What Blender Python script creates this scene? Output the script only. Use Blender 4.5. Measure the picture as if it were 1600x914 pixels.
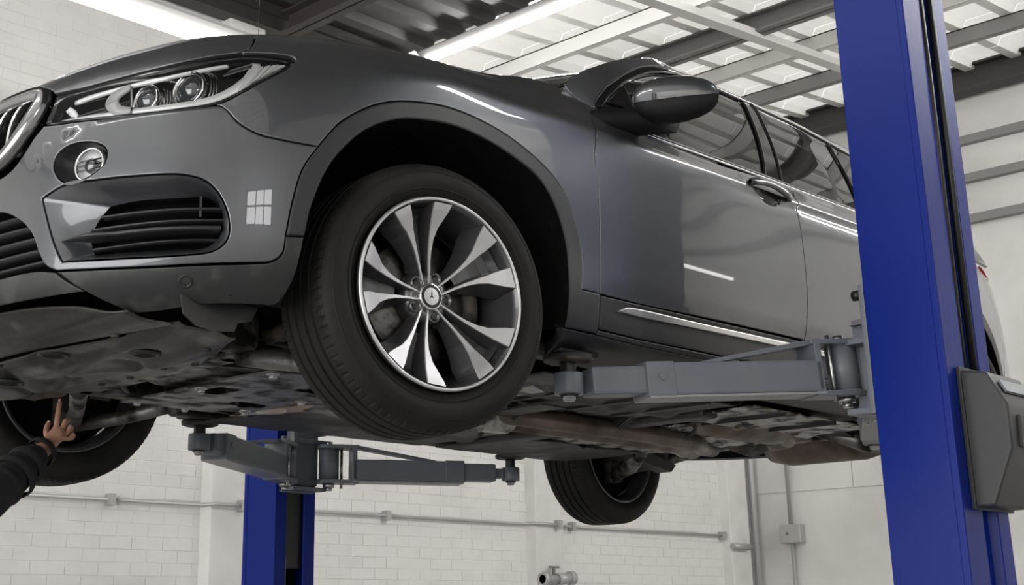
import bpy, bmesh, math, random
import numpy as np
from mathutils import Vector, Matrix
random.seed(7); rng=np.random.default_rng(7)
for o in list(bpy.data.objects): bpy.data.objects.remove(o)
scene=bpy.context.scene; COL=scene.collection
LIFT=1.9            # the raised car: car-space z=0 hangs this far above the floor
# ------------------------------------------------------------------ camera
cd=bpy.data.cameras.new('camera'); cam=bpy.data.objects.new('camera',cd); COL.objects.link(cam)
cd.sensor_width=36; cd.lens=46.969; cd.shift_x=0.0873; cd.shift_y=-0.0905
cd.clip_start=.05; cd.clip_end=200
def cam_matrix(yaw,pitch,roll,C):
    f=Vector((math.cos(pitch)*math.sin(yaw),math.cos(pitch)*math.cos(yaw),math.sin(pitch)))
    r=f.cross(Vector((0,0,1))).normalized(); u=r.cross(f)
    c,s=math.cos(roll),math.sin(roll)
    r2=c*r+s*u; u2=-s*r+c*u
    M=Matrix((r2,u2,-f)).transposed().to_4x4(); M.translation=Vector(C); return M
cam.matrix_world=cam_matrix(.7732,.2974,-.0046,(-2.3598,-3.3499,-.4643+LIFT))
scene.camera=cam
# ------------------------------------------------------------------ world, light, exposure
w=bpy.data.worlds.new('world'); scene.world=w; w.use_nodes=True
w.node_tree.nodes['Background'].inputs[0].default_value=(.8,.8,.79,1)
w.node_tree.nodes['Background'].inputs[1].default_value=1.15
def area(name,loc,rot,sx,sy,power,col=(1,1,1)):
    l=bpy.data.lights.new(name,'AREA'); l.shape='RECTANGLE'; l.size=sx; l.size_y=sy; l.energy=power; l.color=col
    o=bpy.data.objects.new(name,l); COL.objects.link(o); o.location=loc; o.rotation_euler=rot; return o
# daylight entering through the open roller door in the front wall and the window band in the near wall
area('daylight_door',(-7.4,-1.6,2.3),(0,math.radians(-90),0),4.2,8.6,300,(1,.99,.975))
area('daylight_window',(-1.9,-7.22,3.65),(math.radians(90),0,0),1.6,1.0,26,(1,.99,.975))
vs=scene.view_settings; vs.view_transform='Standard'; vs.look='None'; vs.gamma=1.0; vs.use_curve_mapping=False
vs.exposure=0.58
# ------------------------------------------------------------------ material helpers
def mat(name,col,rough=.5,metal=0.,coat=0.,coatr=.03,spec=.5,noise=None,bump=None,trans=0.,ior=1.45,emit=None,estr=0.,aniso=0.):
    m=bpy.data.materials.new(name); m.use_nodes=True; nt=m.node_tree; b=nt.nodes['Principled BSDF']
    c=tuple(col)+((1,) if len(col)==3 else ())
    b.inputs['Base Color'].default_value=c; b.inputs['Roughness'].default_value=rough; b.inputs['Metallic'].default_value=metal
    b.inputs['Coat Weight'].default_value=coat; b.inputs['Coat Roughness'].default_value=coatr
    b.inputs['Specular IOR Level'].default_value=spec; b.inputs['IOR'].default_value=ior
    b.inputs['Transmission Weight'].default_value=trans; b.inputs['Anisotropic'].default_value=aniso
    if emit: b.inputs['Emission Color'].default_value=tuple(emit)+(1,); b.inputs['Emission Strength'].default_value=estr
    tc=None
    if noise or bump: tc=nt.nodes.new('ShaderNodeTexCoord')
    if noise:   # (scale, col2, low, high[, rough2])
        n=nt.nodes.new('ShaderNodeTexNoise'); n.inputs['Scale'].default_value=noise[0]; n.inputs['Detail'].default_value=6
        nt.links.new(tc.outputs['Object'],n.inputs['Vector'])
        r=nt.nodes.new('ShaderNodeValToRGB'); r.color_ramp.elements[0].position=noise[2]; r.color_ramp.elements[1].position=noise[3]
        r.color_ramp.elements[0].color=c; r.color_ramp.elements[1].color=tuple(noise[1])+(1,)
        nt.links.new(n.outputs['Fac'],r.inputs['Fac']); nt.links.new(r.outputs['Color'],b.inputs['Base Color'])
        if len(noise)>4:
            mr=nt.nodes.new('ShaderNodeMapRange'); mr.inputs['From Min'].default_value=noise[2]; mr.inputs['From Max'].default_value=noise[3]
            mr.inputs['To Min'].default_value=rough; mr.inputs['To Max'].default_value=noise[4]
            nt.links.new(n.outputs['Fac'],mr.inputs['Value']); nt.links.new(mr.outputs['Result'],b.inputs['Roughness'])
    if bump:    # (scale, strength, distance)
        n2=nt.nodes.new('ShaderNodeTexNoise'); n2.inputs['Scale'].default_value=bump[0]; n2.inputs['Detail'].default_value=5
        nt.links.new(tc.outputs['Object'],n2.inputs['Vector'])
        bp=nt.nodes.new('ShaderNodeBump'); bp.inputs['Strength'].default_value=bump[1]; bp.inputs['Distance'].default_value=bump[2]
        nt.links.new(n2.outputs['Fac'],bp.inputs['Height']); nt.links.new(bp.outputs['Normal'],b.inputs['Normal'])
    return m
def clear_glass(name,tint,clear,rough=.01):
    """thin pane: part clear, part dark body, with a mirror coat"""
    m=bpy.data.materials.new(name); m.use_nodes=True; nt=m.node_tree; b=nt.nodes['Principled BSDF']
    b.inputs['Base Color'].default_value=tuple(tint)+(1,); b.inputs['Roughness'].default_value=rough
    b.inputs['Specular IOR Level'].default_value=.6; b.inputs['IOR'].default_value=1.5
    t=nt.nodes.new('ShaderNodeBsdfTransparent'); mx=nt.nodes.new('ShaderNodeMixShader')
    fr=nt.nodes.new('ShaderNodeFresnel'); fr.inputs['IOR'].default_value=1.5
    mu=nt.nodes.new('ShaderNodeMath'); mu.operation='MULTIPLY_ADD'; mu.inputs[1].default_value=clear; mu.inputs[2].default_value=1-clear
    nt.links.new(fr.outputs['Fac'],mu.inputs[0]); nt.links.new(mu.outputs[0],mx.inputs[0])
    nt.links.new(t.outputs[0],mx.inputs[1]); nt.links.new(b.outputs[0],mx.inputs[2])
    nt.links.new(mx.outputs[0],nt.nodes['Material Output'].inputs[0]); return m
M={}
M['paint']=mat('grey_metallic_paint',(.084,.087,.095),.36,.75,coat=1,coatr=.02)
M['clad']=mat('dark_cladding_plastic',(.016,.0165,.018),.45,bump=(900,.12,.001))
M['lowplastic']=mat('scuffed_plastic',(.018,.0185,.0195),.42,noise=(14,(.045,.045,.045),.5,.72,.6),bump=(900,.1,.001))
M['black']=mat('black_plastic',(.010,.010,.011),.4)
M['matte']=mat('matte_black_plastic',(.005,.005,.0055),.6,spec=.25)
M['gloss']=mat('gloss_black',(.008,.008,.009),.08)
M['house']=mat('lamp_inner',(.008,.008,.009),.15,.2)
M['void']=mat('dark_cavity',(.003,.003,.003),.95,spec=.1)
M['liner']=mat('felt_liner',(.004,.004,.004),.95,spec=.1,noise=(30,(.012,.011,.01),.6,.8))
M['chrome']=mat('chrome',(.78,.78,.79),.12,1.)
M['satin']=mat('satin_aluminium',(.62,.61,.60),.28,1.)
M['darkchrome']=mat('dark_chrome',(.30,.30,.31),.16,1.)
M['win']=clear_glass('tinted_window',(.012,.014,.013),.30)
M['winrear']=clear_glass('privacy_window',(.006,.006,.006),.06)
M['shield']=clear_glass('windscreen',(.02,.024,.022),.2)
M['lens']=clear_glass('clear_lens',(.03,.03,.03),.96)
M['lampdark']=mat('lamp_housing',(.012,.012,.014),.12,.2)
M['lampgrey']=mat('lamp_reflector',(.82,.83,.84),.2,.1)
M['lampwhite']=mat('lamp_light_guide',(.50,.50,.51),.2)
M['bulb']=mat('projector_glass',(.10,.105,.115),.02,.6,coat=1,coatr=.01)
M['tyre']=mat('tyre_rubber',(.005,.0048,.0046),.62,noise=(9,(.012,.011,.010),.42,.7,.78),bump=(260,.25,.002),spec=.3)
M['alloyface']=mat('machined_alloy',(.52,.52,.53),.42,.9)
M['alloydark']=mat('grey_alloy_paint',(.085,.085,.09),.34,.65,coat=.5)
M['disc']=mat('brake_steel',(.14,.137,.133),.36,1.,noise=(40,(.05,.048,.045),.45,.7))
M['iron']=mat('cast_iron',(.025,.0235,.022),.65,.4,noise=(18,(.10,.085,.07),.45,.7),bump=(60,.4,.004))
M['tray']=mat('underbody_tray',(.022,.022,.021),.40,noise=(5,(.19,.185,.175),.54,.74,.6),bump=(22,.35,.006))
M['under']=mat('underbody_coating',(.010,.010,.0095),.5,noise=(8,(.045,.043,.04),.5,.75,.75),bump=(26,.5,.006))
M['foil']=mat('crinkled_heat_shield',(.40,.39,.375),.33,.9,noise=(13,(.035,.033,.03),.46,.62,.6),bump=(38,1.0,.012))
M['alu']=mat('dirty_aluminium',(.20,.195,.185),.42,.8,noise=(11,(.02,.019,.017),.44,.62,.7),bump=(45,.5,.005))
M['exh']=mat('heat_stained_exhaust',(.17,.135,.11),.42,.8,noise=(6,(.06,.048,.04),.4,.7,.55),bump=(30,.2,.003))
M['copper']=mat('warm_stained_metal',(.55,.36,.22),.4,.8,noise=(14,(.5,.5,.48),.45,.6))
M['blue']=mat('blue_lift_enamel',(.002,.014,.165),.30,spec=.16,bump=(34,.10,.004))
M['lift']=mat('grey_lift_enamel',(.112,.121,.142),.40,noise=(5,(.125,.133,.153),.4,.7),bump=(120,.08,.001))
M['liftedge']=mat('worn_lift_edge',(.26,.26,.26),.42,.4)
M['steel']=mat('bright_steel',(.42,.42,.42),.32,1.,noise=(60,(.2,.19,.18),.5,.75))
M['rubberpad']=mat('lift_pad_rubber',(.016,.016,.016),.7,bump=(120,.4,.003))
M['coverplastic']=mat('cover_plastic',(.026,.026,.028),.45,bump=(300,.35,.002))
M['wall']=mat('white_painted_wall',(.74,.73,.71),.7,noise=(2.2,(.58,.57,.55),.4,.75),bump=(9,.12,.01))
M['brick']=mat('white_painted_brick',(.74,.73,.71),.65,noise=(3.1,(.66,.65,.63),.42,.75),bump=(24,.18,.006))
M['sheet']=mat('white_cladding_sheet',(.72,.71,.69),.55,noise=(.9,(.52,.51,.49),.4,.75))
M['roofdark']=mat('unpainted_dark_sheet',(.085,.083,.079),.55,noise=(1.5,(.055,.053,.05),.4,.7))
M['roofwhite']=mat('white_roof_sheet',(.78,.77,.74),.5,noise=(1.2,(.56,.55,.52),.42,.75))
def translucent_sheet(name,col,t):
    m=mat(name,col,.55); nt=m.node_tree; b=nt.nodes['Principled BSDF']
    tr=nt.nodes.new('ShaderNodeBsdfTranslucent'); tr.inputs[0].default_value=(1,.985,.95,1); mx=nt.nodes.new('ShaderNodeMixShader'); mx.inputs[0].default_value=t
    tc=nt.nodes.new('ShaderNodeTexCoord'); n=nt.nodes.new('ShaderNodeTexNoise'); n.inputs['Scale'].default_value=1.4; n.inputs['Detail'].default_value=5
    r=nt.nodes.new('ShaderNodeMapRange'); r.inputs['From Min'].default_value=.3; r.inputs['From Max'].default_value=.7; r.inputs['To Min'].default_value=t*.8; r.inputs['To Max'].default_value=t*1.1
    nt.links.new(tc.outputs['Object'],n.inputs['Vector']); nt.links.new(n.outputs['Fac'],r.inputs['Value']); nt.links.new(r.outputs['Result'],mx.inputs[0])
    nt.links.new(b.outputs[0],mx.inputs[1]); nt.links.new(tr.outputs[0],mx.inputs[2]); nt.links.new(mx.outputs[0],nt.nodes['Material Output'].inputs[0]); return m
M['rooflight']=translucent_sheet('translucent_roof_sheet',(.75,.74,.71),.42)
M['steelwhite']=mat('white_painted_steel',(.62,.61,.59),.5)
M['steelgrey']=mat('grey_painted_steel',(.15,.147,.142),.5)
M['steelmid']=mat('mid_grey_painted_steel',(.22,.217,.21),.5)
M['steeldark']=mat('dark_painted_steel',(.045,.043,.040),.55)
M['steelbrown']=mat('brown_primed_steel',(.055,.045,.040),.6)
M['floor']=mat('concrete_floor',(.34,.335,.325),.5,noise=(1.1,(.26,.255,.25),.4,.7,.7),bump=(6,.15,.01))
M['conduit']=mat('galvanised_conduit',(.42,.42,.41),.45,.4)
M['fixture']=mat('light_fixture_body',(.55,.55,.54),.4)
M['lamp']=mat('fluorescent_diffuser',(.9,.9,.9),.4,emit=(1,.99,.97),estr=23.0)
M['lampold']=mat('dim_fluorescent_diffuser',(.9,.9,.9),.4,emit=(1,.985,.95),estr=5.0)
M['skin']=mat('skin',(.42,.23,.16),.5,noise=(25,(.36,.18,.12),.4,.7))
M['cloth']=mat('black_work_jacket',(.012,.012,.014),.85,bump=(160,.3,.002))
M['trousers']=mat('dark_trousers',(.02,.021,.025),.85)
M['hair']=mat('dark_hair',(.02,.014,.01),.6)
M['nail']=mat('fingernail',(.55,.36,.29),.35)
M['sole']=mat('boot_leather',(.02,.017,.015),.6)
M['seat']=mat('dark_seat_leather',(.03,.03,.03),.5)
# ------------------------------------------------------------------ object helpers
def obj(name,me,m,parent=None,loc=None,rot=None):
    o=bpy.data.objects.new(name,me); COL.objects.link(o)
    if m is not None and not me.materials:
        for k in (m if isinstance(m,(list,tuple)) else [m]): me.materials.append(k)
    if parent is not None: o.parent=parent
    if loc is not None: o.location=loc
    if rot is not None: o.rotation_euler=rot
    return o
def empty(name,loc=(0,0,0),rot=(0,0,0)):
    o=bpy.data.objects.new(name,None); COL.objects.link(o); o.location=loc; o.rotation_euler=rot; o.empty_display_size=.2; return o
def tag(o,label=None,cat=None,group=None,kind=None):
    if label: o['label']=label
    if cat: o['category']=cat
    if group: o['group']=group
    if kind: o['kind']=kind
    return o
def raw(name,V,F,m,parent=None,smooth=False,normals=None,mi=None):
    me=bpy.data.meshes.new(name); me.from_pydata([tuple(map(float,v)) for v in V],[],[tuple(map(int,f)) for f in F]); 
    if smooth: me.polygons.foreach_set('use_smooth',[True]*len(me.polygons))
    o=obj(name,me,m,parent)
    if mi is not None: me.polygons.foreach_set('material_index',[int(i) for i in mi])
    me.update()
    if normals is not None: me.normals_split_custom_set_from_vertices([tuple(map(float,n)) for n in normals])
    return o
class MB:
    """collects shapes into one mesh"""
    def __init__(s): s.V=[]; s.F=[]; s.I=[]; s.S=[]
    def add(s,V,F,T=None,mi=0,sm=False):
        b=len(s.V)
        for v in V: s.V.append(tuple(T@Vector(v)) if T is not None else tuple(v))
        for f in F: s.F.append(tuple(b+i for i in f)); s.I.append(mi); s.S.append(sm)
        return s
    def box(s,lo,hi,T=None,mi=0,ch=0.):
        lo=list(lo);hi=list(hi)
        if ch<=0:
            V=[(x,y,z) for z in (lo[2],hi[2]) for y in (lo[1],hi[1]) for x in (lo[0],hi[0])]
            return s.add(V,[(0,2,3,1),(4,5,7,6),(0,1,5,4),(2,6,7,3),(0,4,6,2),(1,3,7,5)],T,mi)
        bm=bmesh.new(); bmesh.ops.create_cube(bm,size=1)
        for v in bm.verts:
            for k in range(3): v.co[k]=lo[k] if v.co[k]<0 else hi[k]
        bmesh.ops.bevel(bm,geom=bm.edges[:],offset=ch,segments=2,profile=.6,affect='EDGES')
        bm.verts.index_update()
        s.add([v.co[:] for v in bm.verts],[[v.index for v in f.verts] for f in bm.faces],T,mi); bm.free(); return s
    def cyl(s,p,q,r,n=16,r2=None,mi=0,cap=True,T=None):
        p=Vector(p);q=Vector(q);d=(q-p).normalized()
        a=d.orthogonal().normalized();b=d.cross(a); r2=r if r2 is None else r2
        V=[];F=[]
        for c,rr in((p,r),(q,r2)):
            for i in range(n):
                t=2*math.pi*i/n; V.append(tuple(c+(a*math.cos(t)+b*math.sin(t))*rr))
        base=len(s.V)
        s.add(V,[(i,(i+1)%n,n+(i+1)%n,n+i) for i in range(n)],T,mi,True)
        if cap: s.add(V,[tuple(range(n-1,-1,-1)),tuple(range(n,2*n))],T,mi,False)
        return s
    def tube(s,pts,r,n=10,mi=0,closed=False,T=None):
        P=[Vector(p) for p in pts]; R=r if isinstance(r,(list,tuple)) else [r]*len(P)
        V=[];F=[];a=None;m=len(P)
        for i,p in enumerate(P):
            if closed: d=(P[(i+1)%m]-P[i-1]).normalized()
            else: d=(P[min(i+1,m-1)]-P[max(i-1,0)]).normalized()
            if a is None: a=d.orthogonal().normalized()
            else:
                a=(a-d*a.dot(d)); a=a.normalized() if a.length>1e-6 else d.orthogonal().normalized()
            b=d.cross(a)
            for k in range(n):
                t=2*math.pi*k/n; V.append(tuple(p+(a*math.cos(t)+b*math.sin(t))*R[i]))
        for i in range(m if closed else m-1):
            j=(i+1)%m
            for k in range(n): F.append((i*n+k,i*n+(k+1)%n,j*n+(k+1)%n,j*n+k))
        s.add(V,F,T,mi,True)
        if not closed: s.add(V,[tuple(range(n-1,-1,-1)),tuple(range((m-1)*n,m*n))],T,mi,False)
        return s
    def lathe(s,prof,n=48,axis='z',T=None,mi=0,closed=False,sm=True,mis=None):
        V=[];F=[];m=len(prof)
        for i in range(n):
            t=2*math.pi*i/n;c,sn=math.cos(t),math.sin(t)
            for r,h in prof:
                V.append({'z':(r*c,r*sn,h),'y':(r*c,-h,r*sn),'x':(h,r*c,r*sn)}[axis])
        for i in range(n):
            j=(i+1)%n
            for k in range(m if closed else m-1):
                l=(k+1)%m; F.append((i*m+k,j*m+k,j*m+l,i*m+l))
        if mis is None: return s.add(V,F,T,mi,sm)
        b=len(s.I); s.add(V,F,T,mi,sm)
        mm=m if closed else m-1
        for q in range(len(F)): s.I[b+q]=mis[q%mm]
        return s
    def prism(s,poly,a,b,plane='xz',T=None,mi=0):
        """poly in the named plane, extruded between a and b on the third axis"""
        f={'xz':lambda p,h:(p[0],h,p[1]),'xy':lambda p,h:(p[0],p[1],h),'yz':lambda p,h:(h,p[0],p[1])}[plane]
        n=len(poly);V=[f(p,a) for p in poly]+[f(p,b) for p in poly]
        return s.add(V,[tuple(range(n))[::-1],tuple(range(n,2*n))]+[(i,(i+1)%n,n+(i+1)%n,n+i) for i in range(n)],T,mi)
    def build(s,name,m,parent=None,loc=None,rot=None,bevel=0,bseg=2,fix=True):
        me=bpy.data.meshes.new(name); me.from_pydata(s.V,[],s.F); me.polygons.foreach_set('material_index',s.I); me.polygons.foreach_set('use_smooth',s.S)
        if fix:
            bm=bmesh.new(); bm.from_mesh(me); bmesh.ops.remove_doubles(bm,verts=bm.verts[:],dist=1e-5)
            bmesh.ops.recalc_face_normals(bm,faces=bm.faces[:]); bm.to_mesh(me); bm.free()
        me.update(); o=obj(name,me,m,parent,loc,rot)
        if bevel:
            b=o.modifiers.new('bevel','BEVEL'); b.width=bevel; b.segments=bseg; b.limit_method='ANGLE'; b.angle_limit=math.radians(40); b.harden_normals=True
            me.polygons.foreach_set('use_smooth',[True]*len(me.polygons))
        return o
def copy_tree(o,parent=None):
    c=o.copy(); COL.objects.link(c); c.parent=parent
    for ch in list(o.children): copy_tree(ch,c)
    return c
def mirror(o,parent=None):
    """a mirror twin on the car's other side (y -> -y), with its own sub-parts"""
    me=o.data.copy(); n=len(me.vertices); co=np.empty(n*3); me.vertices.foreach_get('co',co); co=co.reshape(-1,3)
    loops=np.empty(len(me.loops)*3)
    has=me.has_custom_normals
    if has: me.corner_normals.foreach_get('vector',loops); loops=loops.reshape(-1,3)
    vn=np.zeros((n,3))
    if has:
        lv=np.empty(len(me.loops),int); me.loops.foreach_get('vertex_index',lv); vn[lv]=loops
    co[:,1]*=-1; me.vertices.foreach_set('co',co.ravel()); me.flip_normals(); me.update()
    if has: vn[:,1]*=-1; me.normals_split_custom_set_from_vertices([tuple(v) for v in vn])
    q=bpy.data.objects.new(o.name.split('.')[0],me); COL.objects.link(q); q.parent=parent if parent is not None else o.parent
    q.location=(o.location[0],-o.location[1],o.location[2])
    for mod in o.modifiers:
        if mod.type=='BEVEL':
            b=q.modifiers.new('bevel','BEVEL'); b.width=mod.width; b.segments=mod.segments; b.limit_method='ANGLE'; b.angle_limit=mod.angle_limit; b.harden_normals=True
    for ch in list(o.children): mirror(ch,q)
    return q
# ================================================================== the hall (world space, floor at z=0)
X0,X1,Y0,Y1=-7.5,9.3,-7.0,4.0
def roof_z(x): return 3.75+LIFT+max(0,x-4.5)*.098
TOP=roof_z(X1)
st=lambda o: tag(o,kind='structure')
st(MB().box((X0-.2,Y0-.2,-.15),(X1+.2,Y1+.4,0)).build('floor',M['floor']))
# far wall: painted brick bays between piers
wf=st(MB().prism([(X0,0),(X1,0),(X1,roof_z(X1)),(4.5,roof_z(4.5)),(X0,roof_z(0))],Y1+.0012,Y1+.3,'xz').build('wall_far',M['wall']))
PIERS=[-3.3,-.15,2.95,6.12,8.9]
for px in PIERS:
    st(MB().box((px-.16,Y1-.11,0),(px+.16,Y1+.02,roof_z(px)-.05)).build('trim_%d'%(PIERS.index(px)+1),M['wall'],bevel=.012))
BW,BH,BT=.225,.078,.008
proto=bpy.data.meshes.new('brick')
mbk=MB().box((.0025,-.004,.0025),(BW-.0025,BT,BH-.0025)); 
mbk.V=[(x,y if y>0 else y,z) for x,y,z in mbk.V]
c=.003
e=.0007;V=[(e,BT,e),(BW-e,BT,e),(BW-e,BT,BH-e),(e,BT,BH-e),(e+.0008,-.001,e+c),(BW-e-.0008,-.001,e+c),(BW-e-.0008,-.001,BH-e-c),(e+.0008,-.001,BH-e-c)]
Fb=[(4,5,6,7),(0,1,5,4),(1,2,6,5),(2,3,7,6),(3,0,4,7)]
proto.from_pydata(V,[],[tuple(f) for f in Fb]); proto.materials.append(M['brick']); proto.update()
stuff=MB(); nb=0
rows=int(roof_z(0)/BH)
for r in range(rows):
    z=r*BH
    x=X0-(r%2)*BW/2
    while x<X1:
        if all(abs(x+BW/2-p)>.05 for p in PIERS) and x>X0-.01 and x+BW<X1:
            pr=random.uniform(-.0015,.0025)
            if nb<300 and 1.62<=z<=2.14 and 1.9<x<8.7 and not (5.2<x<5.9) and not(3.3<x<4.0):
                b=bpy.data.objects.new('brick',proto); COL.objects.link(b); b.parent=wf; b.location=(x,Y1-pr,z); nb+=1
            else:
                stuff.add([(a+x,q+Y1-pr,h+z) for a,q,h in V],Fb)
        x+=BW
tag(stuff.build('brickwork',M['brick'],wf,fix=False),kind='stuff')
# end wall: sheeted, with horizontal girts and a dark head beam
we=st(MB().box((X1,Y0,0),(X1+.2,Y1+.3,TOP)).build('wall_end',M['sheet']))
for i,zc in enumerate((3.62,3.26,2.88)):
    o=MB().box((X1-.09,Y0,zc+LIFT-.045 if i<3 else zc),(X1,Y1,zc+LIFT+.03 if i<3 else zc+.07)).build('trim_%d'%(6+i),M['steelmid']); st(o)
mbb=MB().box((X1-.22,Y0,4.02+LIFT),(X1-.20,Y1,4.24+LIFT)).box((X1-.30,Y0,4.0+LIFT),(X1-.1,Y1,4.02+LIFT)).box((X1-.30,Y0,4.22+LIFT),(X1-.1,Y1,4.24+LIFT))
st(mbb.build('head_beam',M['steeldark']))
for k in range(9):      # lapped cladding sheets between the girts
    y=Y0+.3+k*1.2
    MB().box((X1-.012,y,2.5),(X1,y+1.19,TOP-.3)).build('wall_sheet',M['sheet'],we)
# near wall with a window band, front wall with the roller-door opening (behind the camera)
def near_wall(holes):
    xs=sorted({X0,X1}|{h[0] for h in holes}|{h[1] for h in holes});mb=MB();top=roof_z(4.5)+.6
    for a,b in zip(xs[:-1],xs[1:]):
        hs=[h for h in holes if h[0]<=a and h[1]>=b]
        if hs: mb.box((a,Y0-.2,0),(b,Y0,hs[0][2])).box((a,Y0-.2,hs[0][3]),(b,Y0,top))
        else: mb.box((a,Y0-.2,0),(b,Y0,top))
    return mb
WINS=[(-2.7,-1.1,3.15,4.15),(3.0,4.6,3.15,4.15),(8.1,9.2,4.2,4.7)]  # the last, high opening is added for a bright streak on the car door
wn=st(near_wall(WINS).build('wall_near',M['wall']))
for k,(a,b,c_,d_) in enumerate(WINS):
    w1=st(MB().box((a,Y0-.14,c_),(b,Y0-.06,c_+.06)).box((a,Y0-.14,d_-.06),(b,Y0-.06,d_)).box((a,Y0-.14,c_),(a+.06,Y0-.06,d_)).box((b-.06,Y0-.14,c_),(b,Y0-.06,d_)).build('window_%d'%(k+1),M['steelgrey']))
    for q in range(1,3): MB().box((a+(b-a)*q/3-.025,Y0-.12,c_),(a+(b-a)*q/3+.025,Y0-.08,d_)).build('glazing_bar',M['steelgrey'],w1)
    MB().box((a,Y0-.12,(c_+d_)/2-.025),(b,Y0-.08,(c_+d_)/2+.025)).build('glazing_bar',M['steelgrey'],w1)
wr=st(MB().box((X0-.2,Y0,0),(X0,-5.9,roof_z(0))).box((X0-.2,2.7,0),(X0,Y1+.3,roof_z(0))).box((X0-.2,-5.9,4.4),(X0,2.7,roof_z(0))).build('wall_front',M['wall']))
# roof: dark flat sheets in front, white rising sheets behind, ribs along the hall
cl=st(MB().box((-1.5,Y0,roof_z(0)+.12),(4.5,Y1+.3,roof_z(0)+.16)).build('ceiling',M['roofdark']))
def ribbed(name,xa,xb,ya,yb,m,pitch,h,foot):
    prof=[];y=ya
    while y<yb-1e-4:
        e=min(y+pitch,yb)
        prof+=[(y,0),(y+foot,0),(y+foot+.035,h),(e-.035,h)]; y=e
    prof.append((yb,0)); n=len(prof)
    V=[(xa,p,roof_z(xa)+q) for p,q in prof]+[(xb,p,roof_z(xb)+q) for p,q in prof]
    return raw(name,V,[(i,i+1,n+i+1,n+i) for i in range(n-1)],[m,M['roofwhite']] if m is M['rooflight'] else m,cl,mi=[1 if i%4 in(0,1) and m is M['rooflight'] else 0 for i in range(n-1)])
xs=[X0,-4.5,-1.5,1.2,3.0,4.5]
for a,b in zip(xs[:-1],xs[1:]):
    if b<-1: ribbed('rooflight_sheet',a,b-.01,Y0-.2,Y1+.3,M['rooflight'],.42,.07,.085)  # unseen front bays, made translucent to brighten what the bumper reflects
    else: ribbed('roof_sheet',a,b-.01,Y0,Y1,M['roofdark'],.33,.06,.10)
xs=[4.5,5.25,6.05,6.95,7.9,8.6,X1]
for a,b in zip(xs[:-1],xs[1:]): ribbed('rooflight_sheet',a,b-.008,Y0-.2,Y1+.3,M['rooflight'],.42,.07,.085)
# steelwork
def ibeam(name,p,q,w,h,m,up=(0,0,1)):
    p=Vector(p);q=Vector(q);d=(q-p);L=d.length;d.normalize();s=d.cross(Vector(up)).normalized();u=s.cross(d)
    T=Matrix((d,s,u)).transposed().to_4x4();T.translation=p
    return MB().box((0,-w/2,-h),(L,w/2,-h+.014),T).box((0,-w/2,-.014),(L,w/2,0),T).box((0,-.006,-h),(L,.006,0),T).build(name,m)
for x,h,m,nm in [(5.25,.10,'steelwhite','zed purlin'),(6.95,.10,'steelwhite','zed purlin'),(7.9,.11,'steelmid','zed purlin')]:
    z=roof_z(x)
    o=MB().box((x-.03,Y0,z-.13),(x+.03,Y1,z-.118)).box((x-.035,Y0,z-.13),(x-.025,Y1,z-.002)).box((x-.035,Y0,z-.012),(x+.04,Y1,z-.002)).build('roof_purlin',M[m]); st(o)
st(ibeam('roof_beam',(6.05,Y0,roof_z(6.05)-.01),(6.05,Y1,roof_z(6.05)-.01),.13,.16,M['steelgrey']))
o=MB().prism([(4.5,roof_z(4.5)-.14),(X1-.25,roof_z(X1-.25)-.14),(X1-.25,roof_z(X1-.25)-.20),(4.5,roof_z(4.5)-.20)],1.57,1.67,'xz').build('roof_tie',M['steelwhite']); st(o)
o=MB().prism([(4.5,roof_z(4.5)-.14),(X1-.25,roof_z(X1-.25)-.14),(X1-.25,roof_z(X1-.25)-.20),(4.5,roof_z(4.5)-.20)],-2.2,-2.1,'xz').build('roof_tie',M['steelwhite']); st(o)
# dark eaves channel on the far wall, brown rafter across the dark bay, eaves gutter beam
st(MB().box((X0,Y1-.17,roof_z(0)-.15),(4.4,Y1-.03,roof_z(0)-.01)).box((X0,Y1-.20,roof_z(0)-.05),(4.4,Y1-.17,roof_z(0)-.01)).build('eaves_beam',M['steeldark']))
st(ibeam('rafter',(3.25,Y0,roof_z(0)-.005),(3.25,Y1-.2,roof_z(0)-.005),.15,.17,M['steelbrown']))
st(ibeam('rafter',(-1.5,Y0,roof_z(0)-.005),(-1.5,Y1-.2,roof_z(0)-.005),.15,.17,M['steelbrown']))
# fluorescent battens
def batten(p,q,label,width=.10,cat='light',wing=0,wire=.006,lm='lamp'):
    p=Vector(p);q=Vector(q);L=(q-p).length;ang=math.atan2(q.y-p.y,q.x-p.x)
    t=empty('fluorescent_light',(p+q)/2,(0,0,ang)); tag(t,label,cat,'fluorescent battens under the roof')
    w=width
    MB().prism([(-w*.5,.05),(-w*.32,.0),(w*.32,.0),(w*.5,.05),(w*.4,.075),(-w*.4,.075)],-L/2,L/2,'yz').build('housing',M['fixture'],t)
    pr=[(w*.5*math.sin(a),-.018-w*.42*math.cos(a)) for a in np.linspace(-2.5,2.5,15)]
    MB().prism(pr,-L/2+.02,L/2-.02,'yz').build('diffuser',M[lm],t)
    for s in(-1,1): MB().prism([(-w*.52,.055),(-w*.54,-.05),(-w*.3,-.068),(w*.3,-.068),(w*.54,-.05),(w*.52,.055)],s*(L/2+.002)-.022,s*(L/2+.002)+.022,'yz').build('end_cap',M['fixture'],t)
    for s in(-.35,.35): MB().cyl((s*L,0,.07),(s*L,0,roof_z(p.x)-p.z),wire,8).build('hanger',M['steelgrey'],t)
    for s in((-1,1) if wing else ()): MB().prism([(s*w*.3,.0),(s*(w*.3+wing),.035),(s*(w*.3+wing),.04),(s*w*.3,.008)],-L/2,L/2,'yz').build('reflector_wing',M['steelgrey'],t)
    return t
zt=roof_z(0)-.36
batten((-.6,2.6,2.72+LIFT),(2.55,2.6,2.72+LIFT),'long fluorescent light beside the white far wall above the car bonnet',.115,wire=.0012,lm='lampold')
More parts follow.
